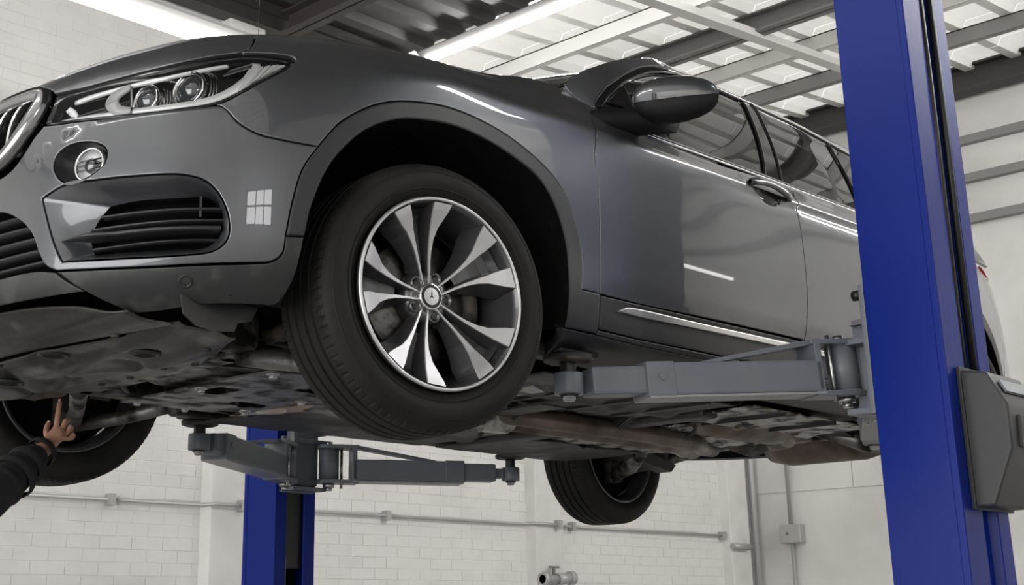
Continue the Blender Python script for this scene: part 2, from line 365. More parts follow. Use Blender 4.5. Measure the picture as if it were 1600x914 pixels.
batten((4.40,.6,3.64+LIFT),(4.40,3.55,3.64+LIFT),'fluorescent light across the hall at the edge of the dark roof',.05,wing=.07)
for i,(x,y) in enumerate([(3.85,-3.1),(7.2,-3.1)]):
    batten((x-1.62,y,zt+.1),(x+1.62,y,zt+.1),['fluorescent light on the near side of the hall above the car doors','fluorescent light on the near side of the hall nearest the end wall'][i],.24)
for i,(x,y) in enumerate([(4.6,-5.6)]):
    batten((x-1.3,y,zt+.1),(x+1.3,y,zt+.1),['fluorescent light along the window wall toward the end wall'][i],.24)  # no such lamp known; added to light the near side of the hall
batten((-2.85,-1.6,3.45+LIFT),(-2.85,2.3,3.45+LIFT),'fluorescent light running across the hall ahead of the car nose',.11)
batten((6.2,-5.6,2.16+LIFT),(8.15,-5.6,2.16+LIFT),'short fluorescent light hung low by the window wall',.08,lm='lampold')
# pipework, conduit, junction box, valve
def pipe(name,pts,r,label,cat,m='conduit',clips=()):
    t=empty(name,pts[0]); tag(t,label,cat)
    o=Vector(pts[0]); L=[tuple(Vector(p)-o) for p in pts]
    MB().tube(L,r,10).build('tube',M[m],t)
    for c in clips:
        cc=Vector(c)-o; MB().box((cc.x-.02,cc.y-.03,cc.z-.035),(cc.x+.02,cc.y+.034,cc.z+.035)).build('clip',M[m],t)
    return t
zp=.187+LIFT
pipe('air_pipe',[(-4,3.965,zp),(2.78,3.965,zp),(2.79,3.85,zp),(3.05,3.85,zp)],.012,'thin horizontal pipe on the white wall left of the far blue column','pipe',clips=[(.4,3.965,zp),(2.1,3.965,zp),(3.02,3.86,zp)])
pipe('air_pipe',[(3.2,3.965,zp),(5.92,3.965,zp),(5.96,3.86,zp),(6.24,3.86,zp)],.012,'thin horizontal pipe between the far blue column and the wall valve','pipe',clips=[(4.4,3.965,zp),(6.2,3.86,zp)])
pipe('air_pipe',[(6.4,3.965,zp),(8.72,3.965,zp)],.012,'thin horizontal pipe on the wall right of the rear tyre','pipe',clips=[(6.5,3.965,zp),(8.7,3.965,zp)])
pipe('pipe_stub',[(8.7,3.86,.085+LIFT),(8.98,3.84,.085+LIFT)],.03,'short pipe stub on the last pier of the far wall','pipe')
pipe('drop_pipe',[(9.20,3.92,.0),(9.20,3.92,5.5)],.035,'thick vertical pipe in the corner beside the last pier','pipe')
pipe('conduit_pipe',[(9.24,3.55,.0),(9.24,3.55,.12+LIFT)],.018,'vertical conduit running down from the grey junction box','pipe')
pipe('conduit_pipe',[(9.24,3.55,.29+LIFT),(9.24,3.55,5.6)],.018,'vertical conduit running up from the grey junction box','pipe')
jb=empty('junction_box',(9.3,3.55,.205+LIFT)); tag(jb,'small grey junction box on the end wall conduit','junction box')
MB().box((-.09,-.11,-.085),(0,.11,.085),ch=.008).build('case',M['conduit'],jb); MB().cyl((-.095,.03,.0),(-.088,.03,.0),.014,12).build('knob',M['steelgrey'],jb)
for z in(-.06,.06):
    for y in(-.085,.085): MB().cyl((-.094,y,z),(-.089,y,z),.007,8).build('screw',M['steel'],jb)
vl=empty('wall_valve',(6.12,3.89,-.24+LIFT)); tag(vl,'grey pipe valve with a lever on the middle wall pier','valve')
MB().cyl((-.16,-.05,0),(.02,-.05,0),.035,14).cyl((-.16,-.05,0),(-.11,-.05,0),.055,8).build('body',M['conduit'],vl)
MB().cyl((.02,-.05,0),(.16,-.06,.01),.045,14).cyl((.15,-.06,.01),(.2,-.062,.012),.055,14).build('coupling',M['conduit'],vl)
MB().cyl((-.02,-.05,0),(-.02,-.05,.09),.014,10).box((-.07,-.06,.085),(.04,-.04,.1)).build('lever',M['steelgrey'],vl)
MB().cyl((-.05,0,-.0),(-.05,-.05,-.0),.03,10).build('wall_mount',M['conduit'],vl)
MB().tube([(-.14,-.05,-.02),(-.14,-.05,-.3),(-.14,-.04,-1.2)],.02,10).build('feed_tube',M['conduit'],vl)
# ================================================================== car body skin (car space)
def pchip(xk, yk):
    xk=np.asarray(xk,float); yk=np.asarray(yk,float)
    h=np.diff(xk); sh=(-1,)+(1,)*(yk.ndim-1)
    d=np.diff(yk,axis=0)/h.reshape(sh)
    m=np.zeros_like(yk)
    m[1:-1]=(d[:-1]*h[1:].reshape(sh)+d[1:]*h[:-1].reshape(sh))/(h[1:]+h[:-1]).reshape(sh)
    m[0]=d[0]; m[-1]=d[-1]
    def f(x):
        x=np.asarray(x,float); i=np.clip(np.searchsorted(xk,x)-1,0,len(xk)-2)
        t=(x-xk[i])/h[i]
        e=(1,)*(yk.ndim-1)
        t=t.reshape(t.shape+e); hh=h[i].reshape(h[i].shape+e)
        tc=np.clip(t,-.5,1.5)
        return (2*tc**3-3*tc**2+1)*yk[i]+(tc**3-2*tc**2+tc)*hh*m[i]+(-2*tc**3+3*tc**2)*yk[i+1]+(tc**3-tc**2)*hh*m[i+1]
    return f
# plan outline of the body, nose centre -> left side -> tail centre (x rearward, y to the car's right)
PLAN=[(-.925,.0),(-.915,-.2),(-.885,-.42),(-.825,-.63),(-.715,-.81),(-.55,-.925),(-.32,-.995),(-.05,-1.025),(.3,-1.035),(.8,-1.04),(1.4,-1.045),(2.0,-1.045),(2.6,-1.04),(3.1,-1.02),(3.5,-.97),(3.8,-.86),(3.97,-.66),(4.06,-.4),(4.1,-.2),(4.11,0)]
_pl=np.array([(PLAN[1][0],.2)]+PLAN+[(PLAN[-2][0],.2)])
_t=np.concatenate([[0],np.cumsum(np.linalg.norm(np.diff(_pl,axis=0),axis=1))]); _t-=_t[1]
_pf=pchip(_t,_pl)
_tt=np.linspace(_t[1],_t[-2],1200); _pp=_pf(_tt)
_ss=np.concatenate([[0],np.cumsum(np.linalg.norm(np.diff(_pp,axis=0),axis=1))])
SMAX=_ss[-1]
def plan(s):
    s=np.asarray(s,float)
    t=np.interp(s,_ss,_tt)
    a=_pf(t); b=(_pf(t+2e-3)-_pf(t-2e-3)); 
    b=b/np.linalg.norm(b,axis=-1,keepdims=True)
    # outward normal: for travel nose->left side (dx>0 with y<0) outward = (dy,-dx)
    n=np.stack([b[...,1],-b[...,0]],-1)
    return a,n
def s_of(x,y):
    return _ss[np.argmin((_pp[:,0]-x)**2+(_pp[:,1]-y)**2)]
# section stations: (plan point, [(z,o)]*9)
ST=[((-.925,0),[(.185,-.10),(.235,-.035),(.30,-.01),(.42,-.005),(.55,0),(.67,-.012),(.745,-.03),(.80,-.055),(.835,-.09)]),
 ((-.885,-.42),[(.185,-.11),(.235,-.04),(.30,-.01),(.42,-.002),(.55,0),(.67,-.015),(.75,-.038),(.815,-.07),(.86,-.11)]),
 ((-.79,-.70),[(.19,-.12),(.24,-.045),(.31,-.01),(.425,0),(.555,0),(.685,-.018),(.77,-.045),(.84,-.085),(.895,-.14)]),
 ((-.60,-.895),[(.195,-.11),(.245,-.045),(.32,-.012),(.435,0),(.57,0),(.715,-.015),(.805,-.045),(.88,-.09),(.935,-.15)]),
 ((-.32,-.995),[(.20,-.11),(.25,-.05),(.33,-.012),(.45,0),(.62,.002),(.79,-.008),(.87,-.042),(.93,-.092),(.975,-.16)]),
 ((-.05,-1.025),[(.205,-.13),(.255,-.05),(.345,-.012),(.47,0),(.67,.004),(.855,-.006),(.92,-.045),(.975,-.10),(1.012,-.17)]),
 ((.3,-1.035),[(.215,-.14),(.26,-.05),(.355,-.012),(.50,-.006),(.70,.0),(.875,-.018),(.935,-.055),(.995,-.105),(1.045,-.175)]),
 ((.62,-1.038),[(.222,-.15),(.265,-.045),(.36,-.017),(.52,-.016),(.72,-.010),(.882,-.018),(.945,-.055),(1.02,-.105),(1.095,-.175)]),
 ((.80,-1.04),[(.222,-.15),(.265,-.045),(.362,-.023),(.53,-.014),(.73,-.009),(.883,-.012),(.93,-.035),(.985,-.07),(1.045,-.115)]),
 ((1.0,-1.04),[(.222,-.15),(.265,-.045),(.365,-.025),(.53,-.014),(.735,-.009),(.884,-.008),(.918,-.022),(.955,-.043),(.985,-.066)]),
 ((1.75,-1.045),[(.222,-.15),(.265,-.045),(.365,-.025),(.54,-.014),(.745,-.008),(.89,-.006),(.924,-.020),(.962,-.043),(.992,-.066)]),
 ((2.6,-1.04),[(.222,-.15),(.265,-.045),(.365,-.020),(.55,-.010),(.755,0),(.90,-.004),(.938,-.020),(.982,-.046),(1.018,-.072)]),
 ((3.3,-1.0),[(.22,-.14),(.28,-.05),(.37,-.012),(.55,0),(.76,0),(.91,-.006),(.955,-.025),(1.0,-.05),(1.04,-.08)]),
 ((3.97,-.66),[(.25,-.14),(.30,-.05),(.38,-.012),(.55,0),(.74,-.01),(.90,-.04),(.955,-.06),(1.01,-.08),(1.05,-.10)]),
 ((4.11,0),[(.25,-.14),(.30,-.05),(.38,-.012),(.55,0),(.74,-.01),(.90,-.04),(.955,-.06),(1.01,-.08),(1.05,-.10)])]
_sk=np.array([s_of(*a) for a,_ in ST]); _sv=np.array([b for _,b in ST])
_sf=pchip(_sk,_sv)
def body(s,v):
    """body side/nose skin: s = arclength round the plan, v = section level 0..8"""
    s=np.asarray(s,float);v=np.asarray(v,float)
    s,v=np.broadcast_arrays(s,v)
    sg=np.where(s<0,-1.,1.); sa=np.abs(s)
    q=_sf(sa)                      # (...,9,2)
    i=np.clip(np.floor(v).astype(int),0,7); t=(v-i)[...,None]
    def g(k): return np.take_along_axis(q,np.clip(k,0,8)[...,None,None].repeat(2,-1),axis=-2)[...,0,:]
    p0,p1,p2,p3=g(i-1),g(i),g(i+1),g(i+2)
    p0=np.where((i==0)[...,None],2*p1-p2,p0); p3=np.where((i==7)[...,None],2*p2-p1,p3)
    m1=(p2-p0)/2;m2=(p3-p1)/2
    zo=(2*t**3-3*t**2+1)*p1+(t**3-2*t**2+t)*m1+(-2*t**3+3*t**2)*p2+(t**3-t**2)*m2
    # door shoulder channel and lower door crease
    k=np.clip((sa-2.75)/.3,0,1)*np.clip((4.6-sa)/.2,0,1)
    zo=zo.copy(); zo[...,1]-=.003*k*np.exp(-((v-4.95)/.13)**4)
    k2=np.clip((sa-2.2)/.25,0,1)*np.clip((4.3-sa)/.2,0,1)
    zo[...,1]-=.010*k2*np.clip((2.56-v)/.35,0,1)
    # step under the headlight
    vc=np.interp(sa,[.46,.486,.509,.555,.654,.74,.856,.93,1.0],[4.1,4.34,4.51,4.67,4.80,4.78,4.75,4.74,4.7]); t3=np.clip((v-vc)/.16,0,1)
    zo[...,1]-=.011*np.clip((sa-.45)/.06,0,1)*np.clip((1.02-sa)/.12,0,1)*t3*t3*(3-2*t3)*np.clip((6.2-v)/1.2,0,1)
    a,n=plan(sa)
    return np.stack([a[...,0]+n[...,0]*zo[...,1],sg*(a[...,1]+n[...,1]*zo[...,1]),zo[...,0]],-1)
# greenhouse side skin
_gy=pchip([.90,.985,1.06,1.16,1.28,1.38,1.43,1.47,1.495],[1.015,.985,.957,.912,.85,.792,.745,.67,.57])
def cabin(x,z):
    x=np.asarray(x,float);z=np.asarray(z,float);x,z=np.broadcast_arrays(x,z)
    w=_gy(z)
    nar=np.interp(x,[.4,1.2,2.2,3.0,3.9],[.985,1,1,.97,.88])
    nar=nar-0.11*np.clip((1.1-x)/.7,0,1)**2
    return np.stack([x,-w*nar,z],-1)
def frame(fn,a,b,ea=1e-3,eb=4e-3):
    """point, tangents and outward unit normal of a skin"""
    a=np.asarray(a,float);b=np.asarray(b,float)
    P=fn(a,b);Pa=(fn(a+ea,b)-fn(a-ea,b))/(2*ea);Pb=(fn(a,b+eb)-fn(a,b-eb))/(2*eb)
    n=np.cross(Pa,Pb);n/=np.linalg.norm(n,axis=-1,keepdims=True)+1e-12
    return P,Pa,Pb,n
def dense(ctrl,kb,step=.012):
    """closed outline from control points; a third entry 1 marks a corner"""
    n=len(ctrl);A=np.array([(q[0],q[1]*kb) for q in ctrl]);C=[len(q)>2 for q in ctrl]
    out=[]
    for i in range(n):
        j=(i+1)%n;p1,p2=A[i],A[j]
        p0=2*p1-p2 if C[i] else A[i-1]; p3=2*p2-p1 if C[j] else A[(j+1)%n]
        L=np.linalg.norm(p2-p1);m=max(1,int(math.ceil(L/step)))
        # centripetal catmull-rom
        t=[0]
        for u,v in((p0,p1),(p1,p2),(p2,p3)): t.append(t[-1]+max(np.linalg.norm(v-u),1e-6)**.5)
        for k in range(m):
            x=t[1]+(t[2]-t[1])*k/m
            f=lambda u,v,a,b:(b-x)/(b-a)*u+(x-a)/(b-a)*v
            a1,a2,a3=f(p0,p1,t[0],t[1]),f(p1,p2,t[1],t[2]),f(p2,p3,t[2],t[3])
            b1,b2=f(a1,a2,t[0],t[2]),f(a2,a3,t[1],t[3])
            out.append(f(b1,b2,t[1],t[2]))
    out=np.array(out)
    keep=[0]
    for i in range(1,len(out)):
        if np.linalg.norm(out[i]-out[keep[-1]])>step*.25: keep.append(i)
    out=out[keep]
    ar=np.sum(out[:,0]*np.roll(out[:,1],-1)-np.roll(out[:,0],-1)*out[:,1])
    if ar<0: out=out[::-1]
    out=out.copy(); out[:,1]/=kb
    return out
def inset(fn,o,d,sgn=1):
    """move an outline inward by d metres along the skin"""
    P,Pa,Pb,n=frame(fn,o[:,0],o[:,1])
    T=np.roll(P,-1,0)-np.roll(P,1,0);T/=np.linalg.norm(T,axis=1,keepdims=True)
    I=np.cross(n,T)*sgn
    G=np.stack([(Pa*Pa).sum(1),(Pa*Pb).sum(1),(Pb*Pb).sum(1)],1)
    ra=(Pa*I).sum(1);rb=(Pb*I).sum(1);det=G[:,0]*G[:,2]-G[:,1]**2
    da=(G[:,2]*ra-G[:,1]*rb)/det;db=(G[:,0]*rb-G[:,1]*ra)/det
    return np.stack([o[:,0]+da*d,o[:,1]+db*d],1),I,n
def inside(P,loops):
    c=np.zeros(len(P),bool)
    for L in loops:
        x0,y0=L[:,0],L[:,1];x1,y1=np.roll(x0,-1),np.roll(y0,-1)
        for k in range(len(L)):
            m=(y0[k]>P[:,1])!=(y1[k]>P[:,1])
            c^=m&(P[:,0]<(x1[k]-x0[k])*(P[:,1]-y0[k])/(y1[k]-y0[k]+1e-15)+x0[k])
    return c
def fill(loops,kb,grid):
    """constrained triangulation of the outline(s) with an even grid of inner points"""
    from mathutils.geometry import delaunay_2d_cdt
    LL=[L*np.array([1,kb]) for L in loops]
    B=np.concatenate(LL);E=[];o=0
    for L in LL:
        E+=[(o+i,o+(i+1)%len(L)) for i in range(len(L))];o+=len(L)
    lo,hi=B.min(0),B.max(0)
    gx,gy=np.meshgrid(np.arange(lo[0]+grid*.5,hi[0],grid),np.arange(lo[1]+grid*.5,hi[1],grid),indexing='ij')
    G=np.stack([gx.ravel(),gy.ravel()],1);G=G[inside(G,LL)]
    keep=np.ones(len(G),bool)
    for k in range(0,len(G),500):
        d=((G[k:k+500,None,:]-B[None])**2).sum(-1).min(1);keep[k:k+500]=d>(grid*.35)**2
    G=G[keep]
    V,_,F,*_r=delaunay_2d_cdt([Vector(p) for p in np.concatenate([B,G])],E,[],0,1e-7)
    V=np.array([(v.x,v.y) for v in V]);C=np.array([V[list(f)].mean(0) for f in F]);ok=inside(C,LL)
    F2=[]
    for f,k in zip(F,ok):
        if not k: continue
        a,b,c=V[f[0]],V[f[1]],V[f[2]]
        F2.append(list(f) if (b[0]-a[0])*(c[1]-a[1])-(b[1]-a[1])*(c[0]-a[0])>0 else list(f)[::-1])
    V=V.copy();V[:,1]/=kb
    return V,F2
def panel(name,fn,ctrl,m,parent,kb=.115,holes=(),gap=.0022,r=.0028,depth=.014,lift=0.,grid=.03,step=.012,disp=None):
    """a sheet-metal part: skin inside the outline, rolled edge, returned flange"""
    sk=fn if disp is None else disp
    out=dense(ctrl,kb,step); loops=[out]+[dense(h,kb,step) for h in holes]
    inn=[];VV=[];NN=[];FF=[]
    for k,o in enumerate(loops):
        sg=1 if k==0 else -1
        a,I,n=inset(fn,o,gap+r,sg); b,_,_=inset(fn,o,gap,sg)
        inn.append(a)
        P0,_,_,n0=frame(sk,a[:,0],a[:,1]);P1=sk(b[:,0],b[:,1]);
        rows=[(P0+n0*lift,n0),(P1+n0*(lift-r*.25),n0*.8-I*.6),(P1+n0*(lift-r),n0*.25-I*.97),(P1+n0*(lift-depth),-I)]
        base=len(VV);m_=len(o)
        for Pp,Nn in rows:
            VV+=list(Pp);NN+=list(Nn/np.linalg.norm(Nn,axis=1,keepdims=True))
        for q in range(3):
            for i in range(m_):
                j=(i+1)%m_;A=(base+q*m_+i,base+q*m_+j,base+(q+1)*m_+j,base+(q+1)*m_+i)
                FF.append(A[::-1] if sg>0 else A)
    V,F=fill(inn,kb,grid)
    P,_,_,n=frame(sk,V[:,0],V[:,1]); base=len(VV)
    VV+=list(P+n*lift);NN+=list(n);FF+=[[base+i for i in f] for f in F]
    return raw(name,VV,FF,m,parent,True,NN)
def loft(name,rings,m,parent,capend=False,smooth=True,closed=True):
    """surface through equally long point rings"""
    n=len(rings[0]);V=[tuple(p) for R in rings for p in R];F=[]
    for k in range(len(rings)-1):
        for i in range(n if closed else n-1):
            j=(i+1)%n;F.append((k*n+i,k*n+j,(k+1)*n+j,(k+1)*n+i))
    if capend: F.append(tuple(range((len(rings)-1)*n,len(rings)*n)))
    me=bpy.data.meshes.new(name);me.from_pydata([tuple(map(float,v)) for v in V],[],F)
    bm=bmesh.new();bm.from_mesh(me);bmesh.ops.recalc_face_normals(bm,faces=bm.faces[:]);bm.to_mesh(me);bm.free()
    me.polygons.foreach_set('use_smooth',[smooth]*len(me.polygons));me.update()
    return obj(name,me,m,parent)
def ringpts(fn,o,d):
    P,_,_,n=frame(fn,o[:,0],o[:,1]);return P+n*d
def resamp(o,n):
    q=np.vstack([o,o[:1]]);l=np.concatenate([[0],np.cumsum(np.linalg.norm(np.diff(q*[1,.115],axis=0),axis=1))])
    t=np.linspace(0,l[-1],n,endpoint=False);return np.stack([np.interp(t,l,q[:,0]),np.interp(t,l,q[:,1])],1)
def at(s,v,d=0.):
    P,Pa,Pb,n=frame(body,np.array([s]),np.array([v]));return P[0]+n[0]*d,Pa[0]/np.linalg.norm(Pa[0]),Pb[0]/np.linalg.norm(Pb[0]),n[0]
def sv(x,z):
    """skin parameters of a point on the car's side"""
    s=float(np.interp(x,_pp[:,0][60:1150],_ss[60:1150]));vv=np.linspace(0,8,161);zz=body(np.full(161,s),vv)[:,2]
    return s,float(np.interp(z,zz,vv))
def basis(o,x,y,z):
    T=Matrix((Vector(x),Vector(y),Vector(z))).transposed().to_4x4();T.translation=Vector(o);return T
car=empty('car',(0,0,LIFT)); tag(car,'dark grey metallic SUV raised on the two-column lift','car')
def sym(ctrl):
    """complete a half outline that starts and ends on the centre line"""
    c=[tuple(q) for q in ctrl]; c[0]=c[0][:2]; c[-1]=c[-1][:2]
    return c+[(-q[0],)+q[1:] for q in c[1:-1]][::-1]
neg=lambda ctrl:[(-q[0],)+tuple(q[1:]) for q in ctrl]
# ---- outlines on the skin: (arclength round the plan, section level[, 1 = corner])
bumper=[(0,4.1,1),(0.28,4.1),(0.39,4.3),(0.457,5.03),(0.469,5.18,1),(0.59,5.03),(0.706,4.91),(0.804,4.86),(0.902,4.86),(0.954,4.87,1),(0.978,4.81),(1.012,4.52),(1.059,4.3),(1.122,4.17),(1.215,4.04,1),(1.174,3.67),(1.151,3.11),(1.139,2.5,1),(1.134,2.13),(1.111,1.92),(1.07,1.86),(0.989,1.81),(0.827,1.75),(0.683,1.84),(0.567,1.97,1),(0.532,2.16),(0.509,2.45),(0.48,2.87),(0.434,3.19),(0.364,3.43),(0.28,3.45),(0,3.45,1)]
intake=[(0.509,3.51,1),(0.578,3.67),(0.671,3.67),(0.792,3.64),(0.891,3.61),(0.943,3.49),(0.978,3.22),(1.001,2.79),(1.001,2.39),(0.972,2.12),(0.873,2.0),(0.735,2.04),(0.584,2.16,1),(0.549,2.71)]
vent=[(0.677,3.278,1),(0.757,3.315),(0.857,3.303),(0.951,3.291),(0.985,3.131),(0.997,2.837),(0.993,2.531),(0.957,2.262),(0.863,2.2),(0.735,2.249),(0.637,2.311,1),(0.623,2.666),(0.641,2.984)]
fog=[(0.538,4.12),(0.544,4.33),(0.573,4.46),(0.625,4.47),(0.665,4.39),(0.694,4.22),(0.694,3.99),(0.671,3.83),(0.636,3.72),(0.59,3.7),(0.555,3.86)]
headlight=[(0.469,5.24,1),(0.584,5.08),(0.7,4.95),(0.804,4.89),(0.902,4.89),(0.949,4.91),(0.989,4.99),(1.059,5.31),(1.128,5.68),(1.157,5.96),(1.163,6.16),(1.139,6.27),(1.082,6.46),(1.018,6.56),(0.96,6.51),(0.856,6.38),(0.706,6.32),(0.567,6.3),(0.469,6.36,1),(0.474,5.8)]
hoodedge=[(0,7.0,1),(0.2,7.1),(0.38,7.25),(0.428,6.86),(0.457,6.51,1),(0.567,6.33),(0.706,6.35),(0.856,6.43),(0.96,6.56),(1.018,6.61,1),(1.047,6.8),(1.08,8,1),(0.8,8),(0.5,8),(0,8,1)]
fender=[(0.96,4.89,1),(0.989,4.95),(1.059,5.27),(1.128,5.63),(1.163,5.95),(1.168,6.19),(1.145,6.35),(1.082,6.51),(1.024,6.61,1),(1.047,6.8),(1.085,8,1),(1.5,8),(1.9,8),(2.26,8,1),(2.372,7.71,1),(2.308,6.62),(2.256,4.97),(2.238,4.55),(2.244,4.1),(2.25,3.22),(2.238,2.28,1),(2.152,2.29,1),(2.163,2.93),(2.129,3.46),(2.065,3.88),(1.978,4.18),(1.845,4.46),(1.677,4.62),(1.521,4.68),(1.423,4.68),(1.348,4.59),(1.273,4.38),(1.215,4.04,1),(1.122,4.17),(1.059,4.3),(1.012,4.52),(0.978,4.81)]
door=[(2.372,7.71,1),(2.308,6.65),(2.256,4.99),(2.238,4.57),(2.244,4.1),(2.25,3.24),(2.238,2.28,1),(2.424,2.27),(2.753,2.29),(3.118,2.31),(3.366,2.32,1),(3.388,3.3),(3.372,4.38),(3.358,4.86),(3.378,5.15,1),(3.384,6.51),(3.372,7.75,1),(3.042,7.75),(2.817,7.75),(2.649,7.7),(2.52,7.6),(2.44,7.6)]
rdoor=[(3.372,7.75,1),(3.384,6.51),(3.378,5.15,1),(3.358,4.86),(3.372,4.38),(3.388,3.3),(3.366,2.32,1),(3.8,2.32),(4.07,2.32,1),(4.12,3.0),(4.25,3.8),(4.38,4.6),(4.42,5.5),(4.40,7.75,1),(4.0,7.75)]
cladarch=[(1.139,2.5,1),(1.151,3.11),(1.174,3.67),(1.215,4.04),(1.273,4.38),(1.348,4.59),(1.423,4.68),(1.521,4.68),(1.677,4.62),(1.845,4.46),(1.978,4.18),(2.065,3.88),(2.129,3.46),(2.163,2.93),(2.152,2.29,1),(2.238,2.29,1),(2.238,1.92),(2.238,1.42,1),(2.23,1.25,1),(2.094,1.27,1),(2.094,2.26),(2.094,2.63),(2.088,3.03),(2.048,3.48),(1.972,3.88),(1.839,4.18),(1.672,4.36),(1.533,4.41),(1.446,4.41),(1.365,4.31),(1.307,4.12),(1.244,3.72),(1.203,3.14),(1.186,2.52,1)]
lowbumper=[(0.567,1.96,1),(0.683,1.83),(0.827,1.73),(0.989,1.78),(1.07,1.84),(1.111,1.91),(1.134,2.12),(1.139,2.5,1),(1.186,2.52,1),(1.18,2.1),(1.168,1.33),(1.139,0.58),(1.105,0.55),(0.972,0.5),(0.821,0.27),(0.735,0.27,1),(0.636,1.22)]
doorclad=[(2.240,2.26,1),(2.747,2.27),(3.366,2.29,1),(3.361,1.43,1),(2.753,1.41),(2.240,1.41,1),(2.240,1.92)]
strip=[(2.314,1.99,1),(2.354,2.12),(2.395,2.16),(2.747,2.16),(3.361,2.2,1),(3.361,2.05,1),(2.742,2.0),(2.418,1.99)]
# ---- body panels
fb=panel('front_bumper',body,sym(bumper),M['paint'],car,holes=[intake,fog,neg(intake),neg(fog)],grid=.025); fb['label']='painted bumper skin'
for side in (1,-1):
    mk=lambda c:c if side>0 else neg(c)
    io=resamp(dense(mk(intake),.115),140); vo=resamp(dense(mk(vent),.115),140)
    # line the loops up at their first corner
    def start(o,p): k=int(np.argmin((o[:,0]-p[0])**2+((o[:,1]-p[1])*.115)**2)); return np.roll(o,-k,0)
    io=start(io,mk(intake)[0]); vo=start(vo,mk(vent)[0])
    io2,_,_=inset(body,io,.002,1)
    mid=lambda t:io2*(1-t)+vo*t
    rings=[ringpts(body,io2,-.004),ringpts(body,mid(.12),-.010),ringpts(body,mid(.4),-.026),ringpts(body,mid(.75),-.047),ringpts(body,vo,-.06)]
    sc=loft('intake_surround',rings,M['paint'],fb)
    vr=loft('intake_grille',[ringpts(body,vo,-.06),ringpts(body,vo,-.12)],M['black'],fb,smooth=False); panel('intake_backing',body,mk(vent),M['void'],vr,lift=-.11,gap=0); vr['label']='black air intake'
    vm=M['black']
    for q,(vv,s0,s1) in enumerate([(3.06,.66,.985),(2.83,.63,.992),(2.42,.64,.985)]):
        n=24;S=np.linspace(s0,s1,n)*side
        R=[]
        for dv,dd in((.055,-.066),(.02,-.048),(-.02,-.048),(-.055,-.066)):
            P,_,_,nn=frame(body,S,np.full(n,vv+dv));R.append(P+nn*dd)
        loft('intake_slat',R,vm,vr,closed=False)
    n=30;S=np.linspace(.572,.985,n);R=[]
    taper=np.clip((S-.565)/.09,.08,1)
    for dv,dd in((.09,-.064),(.055,-.022),(.0,-.012),(-.05,-.02),(-.09,-.06)):
        P,_,_,nn=frame(body,S*side,2.62+dv*taper);base=-.064+.05*np.clip((.72-S)/.15,0,1)
        R.append(P+nn*(base+(dd+.064)*taper)[:,None])
    loft('intake_fin',R,vm,vr,closed=False)
    MB().box((0,0,0),(.006,.05,.05),basis(at(.93*side,2.9,-.1)[0],at(.93*side,2.9)[1],at(.93*side,2.9)[2],at(.93*side,2.9)[3])).build('intake_divider',vm,vr)
    # fog lamp in its recess
    fo=resamp(dense(mk(fog),.115),64);f2,_,_=inset(body,fo,.002,1)
    fc=fo.mean(0)+np.array([.012*side,0])
    ce,ta,tb,nn=at(fc[0],fc[1],-.05)
    ax=(nn*.72+np.array([-.6,-.18*side,0]));ax/=np.linalg.norm(ax)
    u=np.cross([0,0,1],ax);u/=np.linalg.norm(u);w_=np.cross(ax,u)
    K=loft('fog_lamp_recess',[ringpts(body,f2,-.003),ringpts(body,fc+(f2-fc)*.93,-.02),ringpts(body,fc+(f2-fc)*.86,-.055)],M['clad'],fb,capend=True)
    T=basis(ce+nn*.012,u,w_,ax)
    fl=MB().lathe([(.046,-.02),(.047,.004),(.044,.012),(.040,.013),(.0385,.006)],40,'z',T).build('fog_lamp',M['chrome'],car)
    MB().lathe([(.0001,-.012),(.02,-.010),(.032,-.003),(.0385,.006)],36,'z',T).build('reflector',M['lampgrey'],fl)
    MB().lathe([(.0001,.012),(.012,.011),(.019,.005),(.02,-.008)],28,'z',T).build('projector',M['bulb'],fl)
    MB().lathe([(.0001,.021),(.02,.019),(.034,.013),(.041,.009)],36,'z',T).build('lens',M['lens'],fl)
    for k in range(3): MB().box((-.036,-.012+k*.012,.004),(.036,-.0095+k*.012,.009),T).build('reflector_rib',M['darkchrome'],fl)
he=panel('hood_lip',body,sym(hoodedge),M['paint'],car,grid=.025)
lip=[(0,2.1,1),(.3,2.1),(.50,2.08),(.562,1.95,1),(.600,1.55),(.64,1.18,1),(.5,1.2),(.36,1.22),(0,1.22,1)]
panel('bumper_lip',body,sym(lip),M['lowplastic'],car,grid=.03)['label']='scuffed grey plastic lip under the bumper'
def pair(*a,**k):
    o=panel(*a,**k); mirror(o,car); return o
lb=pair('bumper_corner',body,lowbumper,M['lowplastic'],car,depth=.02); lb['label']='unpainted black bumper corner'
for sd in(1,-1):
    T=at(.905*sd,1.28,.0);B=basis(T[0],T[1],T[2],T[3])
    MB().lathe([(.017,-.004),(.016,.002),(.0125,.002),(.012,-.002),(.0001,-.002)],24,'z',B).build('parking_sensor',M['black'],car)
pair('front_fender',body,fender,M['paint'],car)
ca=pair('wheel_arch_trim',body,cladarch,M['clad'],car,lift=.003,r=.006); ca['label']='dark plastic trim round the front wheel arch'
